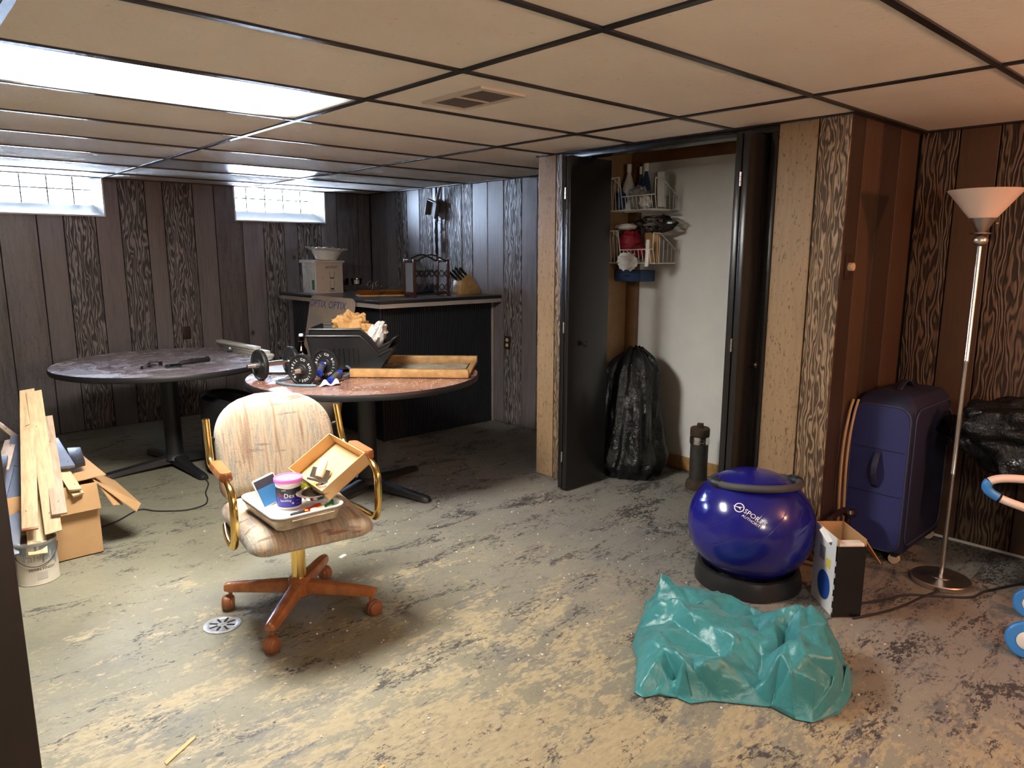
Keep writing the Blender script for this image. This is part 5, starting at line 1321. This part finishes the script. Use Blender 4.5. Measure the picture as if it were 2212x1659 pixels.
def build_tarp():
    pts = []; edges = []; zs = []
    def addp(p):
        for i, q in enumerate(pts):
            if abs(q[0] - p[0]) + abs(q[1] - p[1]) < .006: return i
        pts.append((p[0], p[1])); zs.append(p[2]); return len(pts) - 1
    loop = [addp(p) for p in OUT]; bk = [addp(p) for p in BACK]
    sl_ = [addp(p) for p in SIL]
    edges += [(a, b) for a, b in zip(sl_, sl_[1:]) if a != b]
    for r in RG:
        ii = [addp(p) for p in r]; edges += [(a, b) for a, b in zip(ii, ii[1:]) if a != b]
    border = loop + bk
    edges += [(a, b) for a, b in zip(border, border[1:] + border[:1]) if a != b]
    vs, es, fs, ov, _, _ = geometry.delaunay_2d_cdt([Vector(p) for p in pts], edges, [], 0, 1e-4)
    Z = []
    for i, v in enumerate(vs):
        o = ov[i]
        if o: Z.append(max(zs[k] for k in o))
        else:
            d = sorted(((v.x - p[0]) ** 2 + (v.y - p[1]) ** 2, zs[k]) for k, p in enumerate(pts))[:3]
            Z.append(sum(z for _, z in d) / 3)
    poly = [pts[i] for i in border]
    def inside(x, y):
        c = False; n = len(poly)
        for i in range(n):
            (x1, y1), (x2, y2) = poly[i], poly[i - 1]
            if (y1 > y) != (y2 > y) and x < (x2 - x1) * (y - y1) / (y2 - y1) + x1: c = not c
        return c
    F = [f for f in fs if inside(sum(vs[i].x for i in f) / 3, sum(vs[i].y for i in f) / 3)]
    bm = bmesh.new(); bv = [bm.verts.new((v.x, v.y, z)) for v, z in zip(vs, Z)]
    for f in F:
        try: bm.faces.new([bv[i] for i in f])
        except ValueError: pass
    for v in list(bm.verts):
        if not v.link_faces: bm.verts.remove(v)
    for it in range(3):
        bmesh.ops.subdivide_edges(bm, edges=bm.edges[:], cuts=1, use_grid_fill=True)
        if it < 1:
            inner = [v for v in bm.verts if not v.is_boundary]
            for _ in range(1): bmesh.ops.smooth_vert(bm, verts=inner, factor=.30, use_axis_x=True, use_axis_y=True, use_axis_z=True)
    bmesh.ops.triangulate(bm, faces=bm.faces)
    for v in bm.verts:
        p = v.co; k = min(1, p.z / .05)
        d0 = noise.voronoi(Vector((p.x * 7, p.y * 7, 1)))[0]; 
        d1 = noise.voronoi(Vector((p.x * 15 + 3, p.y * 15, 4)))[0]
        v.co.z = max(.004, p.z + .026 * k * ((d0[1] - d0[0]) - .35) + .009 * k * ((d1[1] - d1[0]) - .35) + .008 * k * noise.noise((p.x * 40, p.y * 40, 2)))
        if v.is_boundary and p.z < .02: v.co.z = .004
    me = bpy.data.meshes.new('tarp'); bm.to_mesh(me); bm.free(); me.shade_smooth(); me.materials.append(MATS['tarp'])
    return me
tp = thing('crumpled_tarp', 'crumpled teal nylon tarp heaped on the floor in front of the ball', 'tarp', (0, 0, 0))
o = bpy.data.objects.new('cloth', build_tarp()); COL.objects.link(o); o.parent = tp
md = o.modifiers.new('thickness', 'SOLIDIFY'); md.thickness = .002; md.offset = 1

# ================================================================ IN THE CLOSET
cbg = thing('garbage_bag', 'tall black garbage bag slumped inside the closet', 'garbage bag', (2.16, 1.56, 0))
rings = []
NB = 96
for i in range(56):
    f = i / 55; z = .012 + .83 * f
    r = .20 * (1 - .25 * f) * (1 - max(0, (f - .78) / .22) ** 2.2 * .75) * (.86 + .14 * min(1, f / .08)) * (1 + .10 * math.exp(-((f - .13) / .09) ** 2))
    ring = []
    for k in range(NB):
        a = 2 * PI * k / NB; q = Vector((math.cos(a) * 1.6, math.sin(a) * 1.6, z * 1.4))
        d0 = noise.voronoi(Vector((math.cos(a) * 3.4, math.sin(a) * 3.4, z * 1.3 + .6 * noise.noise((a, z * 3, 1)))))[0]
        kk = 1 + .24 * noise.noise(q) + .26 * ((d0[1] - d0[0]) - .3)
        ring.append((r * kk * math.cos(a) * 1.05 + .06 * f, r * kk * math.sin(a) * 1.12 + .02 * f, z + .03 * noise.noise(q * 2)))
    rings.append(ring)
rings[0] = [(x, y, .004) for x, y, z in rings[0]]
loft(rings).build('bag', 'bag_black', cbg, angle=70)
simple('pipe_iron', (.055, .050, .047), .55, .3, var=.3, vscale=20); simple('pipe_rust', (.06, .035, .022), .8, var=.4, vscale=25); simple('foam_black', (.022, .021, .021), .7)
pp = thing('cleanout_pipe', 'upright iron cleanout pipe with steel clamp inside the closet', 'pipe', (2.22, 1.06, 0))
MB().lathe([(.075, 0), (.078, .02), (.070, .05), (.058, .06)], 28).build('floor_collar', 'pipe_rust', pp)
MB().lathe([(.055, .0), (.055, .345), (0, .345)], 32).build('pipe_body', 'pipe_iron', pp)
MB().lathe([(.0555, .290), (.060, .292), (.060, .312), (.0585, .314), (.060, .316), (.060, .338), (.0555, .340)], 32).build('clamp', 'steel', pp)
MB().box((-.045, -.045, .315), (.03, .018, .022), RZ(-.78)).build('clamp_screw', 'steel', pp, bevel=.002)
MB().lathe([(.057, .340), (.060, .345), (.060, .385), (.055, .392), (0, .394)], 28).build('cap', 'pipe_rust', pp)
MB().box((0, 0, .405), (.038, .038, .026), RZ(.5)).build('cap_plug', 'pipe_rust', pp, bevel=.003)

simple('wire_white', (.72, .71, .68), .4)
def basket(label, z0):
    t = thing('wire_basket', label, 'basket', (2.22, 1.455, z0))
    W, D, Hh = .39, .22, .21      # y width, x depth, height
    r = .0022
    m = MB()
    for k in range(14):
        y = W * k / 13; m.tube([(D, y, .09), (D, y, 0), (0, y, 0), (-.02, y, (Hh if y > .27 else .085))], r, 6)
    m.build('wires', 'wire_white', t)
    fr = [(-.02, 0, .19), (-.02, .0, .09), (-.02, .27, .085), (-.02, .29, Hh), (-.02, W, Hh)]
    MB().tube(fr, .0038, 8).build('front_rim', 'wire_white', t)
    MB().tube([(-.02, 0, .19), (.05, 0, .19), (D, 0, .09), (D, W, .09), (.05, W, Hh), (-.02, W, Hh)], .0038, 8).build('top_rim', 'wire_white', t)
    MB().tube([(0, 0, 0), (D, 0, 0), (D, W, 0), (0, W, 0)], .0038, 8, closed=True).build('bottom_rim', 'wire_white', t)
    for y in (0, W):
        for k in range(1, 5): MB().tube([(D * k / 5, y, 0), (D * k / 5, y, .19 - .02 * k)], r, 6).build('side_wire', 'wire_white', t)
    for k in range(2): MB().tube([(D * .33 * (k + 1), 0, -.002), (D * .33 * (k + 1), W, -.002)], r, 6).build('cross_wire', 'wire_white', t)
basket('upper white wire basket full of bags and bottles in the closet', 1.735)
basket('lower white wire basket with red bag and envelopes in the closet', 1.395)
simple('red_cloth', (.30, .012, .03), .6); simple('film_grey', (.30, .30, .30), .3); simple('bottle_white', (.60, .58, .55), .4); simple('bottle_navy', (.03, .05, .10), .3); simple('blue_box', (.02, .05, .14), .5)
def soft(name, label, cat, loc, rad, seed, mat, amp=.28, fine=.22):
    t = thing(name, label, cat, loc); crumple((0, 0, 0), rad, seed, amp, fine, 30, 20).build('bag', mat, t, angle=30); return t
def bottle(label, x, y, z, h, r, mat, cap='white_plastic'):
    t = thing('spray_bottle', label, 'bottle', (x, y, z))
    MB().lathe([(0, 0), (r, 0), (r, h * .5), (r * .75, h * .62), (r * .35, h * .78), (r * .35, h * .84), (0, h * .84)], 20).build('body', mat, t)
    MB().lathe([(0, h * .83), (r * .42, h * .83), (r * .42, h), (0, h)], 16).build('cap', cap, t)
bottle('white bottle at the left of the upper closet basket', 2.33, 1.77, 1.74, .30, .04, 'bottle_white')
bottle('dark bottle with white cap in the middle of the upper closet basket', 2.37, 1.66, 1.74, .30, .035, 'bottle_navy')
bottle('slim dark bottle beside the white one in the upper closet basket', 2.39, 1.72, 1.74, .285, .022, 'bottle_navy')
soft('plastic_bag', 'grey clear bag in the middle of the upper closet basket', 'plastic bag', (2.30, 1.66, 1.82), (.06, .075, .075), 3, 'film_grey')
soft('plastic_bag', 'small blue-white bag at the left of the upper closet basket', 'plastic bag', (2.29, 1.79, 1.805), (.055, .04, .065), 6, 'blue_box')
soft('plastic_bag', 'white scrunched bag at the front of the upper closet basket', 'plastic bag', (2.265, 1.58, 1.785), (.045, .04, .045), 8, 'white_film')
t = thing('paper_sheet', 'stiff pale card leaning out of the upper closet basket', 'card', M=frame((2.36, 1.525, 1.755), (0, -1, .0), (-.05, -.22, 1))); MB().prism(rrect(.055, .22, .004), -.002, .002, Matrix.Translation((0, .11, 0))).build('card', 'white_card', t, smooth=False)
soft('plastic_bag', 'large translucent grey bag heaped over the lower closet basket', 'plastic bag', (2.33, 1.54, 1.645), (.085, .15, .062), 11, 'smoke_film')
soft('cloth_bag', 'dark red bag in the left of the lower closet basket', 'bag', (2.31, 1.73, 1.53), (.07, .085, .085), 13, 'red_cloth', .2, .18)
soft('cloth_bag', 'small bright red bag in the middle of the lower closet basket', 'bag', (2.275, 1.615, 1.475), (.05, .05, .05), 17, 'red_cloth', .2, .18)
soft('plastic_bag', 'pale crumpled bag hanging from the lower closet basket front', 'plastic bag', (2.178, 1.645, 1.405), (.022, .085, .062), 19, 'white_film', .35, .35)
soft('cloth_roll', 'pale rolled cloth on top of the red bag in the closet', 'cloth', (2.28, 1.74, 1.632), (.05, .09, .022), 23, 'white_card', .2, .15)
for lb, y, h, a in (('left brown envelope standing in the lower closet basket', 1.555, .19, .12), ('right brown envelope standing in the lower closet basket', 1.50, .18, -.02)):
    t = thing('brown_envelope', lb, 'envelope', M=frame((2.285, y, 1.40), (-.15, -1, .0), (0, a, 1))); MB().prism(rrect(.055, h, .003), -.006, .006, Matrix.Translation((0, h / 2, 0))).build('envelope', 'cardboard', t, smooth=False)
t = thing('white_stick', 'white plastic stick poking through the lower closet basket front', 'stick', M=frame((2.196, 1.50, 1.375), (0, -1, 0), (.05, -.15, 1))); MB().prism(rrect(.026, .17, .006), -.004, .004, Matrix.Translation((0, .085, 0))).build('stick', 'white_plastic', t, bevel=.001)
t = thing('blue_case', 'dark blue flat case under the lower closet basket', 'case', (2.36, 1.72, 1.31)); MB().box((0, 0, 0), (.16, .22, .075)).build('case', 'blue_box', t, bevel=.006)
MB().box((-.082, 0, 0), (.004, .05, .012)).build('latch', 'black_plastic', t, bevel=.001)

# ================================================================ GROUPS OF REPEATS
GROUPS = {'trim_board': 'primed trim boards on the far table', 'scrap_board': 'scrap boards in the cardboard box', 'moulding': 'moulding offcuts in the cardboard box',
          'dumbbell': 'dumbbells on the near round table', 'storage_bin': 'stacked black bins', 'wire_basket': 'wire baskets in the closet', 'candle_cup': 'candle cups on the bar',
          'amber_dish': 'amber dishes on the bar', 'brown_envelope': 'envelopes in the lower closet basket', 'spray_bottle': 'bottles in the upper closet basket',
          'round_table': 'round pedestal tables', 'ceiling_light': 'fluorescent ceiling panels', 'wall_outlet': 'brown wall outlets', 'flat_box': 'flat boxes on the glassware box'}
for o in COL.objects:
    if o.parent is None and 'category' in o and o.name.split('.')[0] in GROUPS: o['group'] = GROUPS[o.name.split('.')[0]]
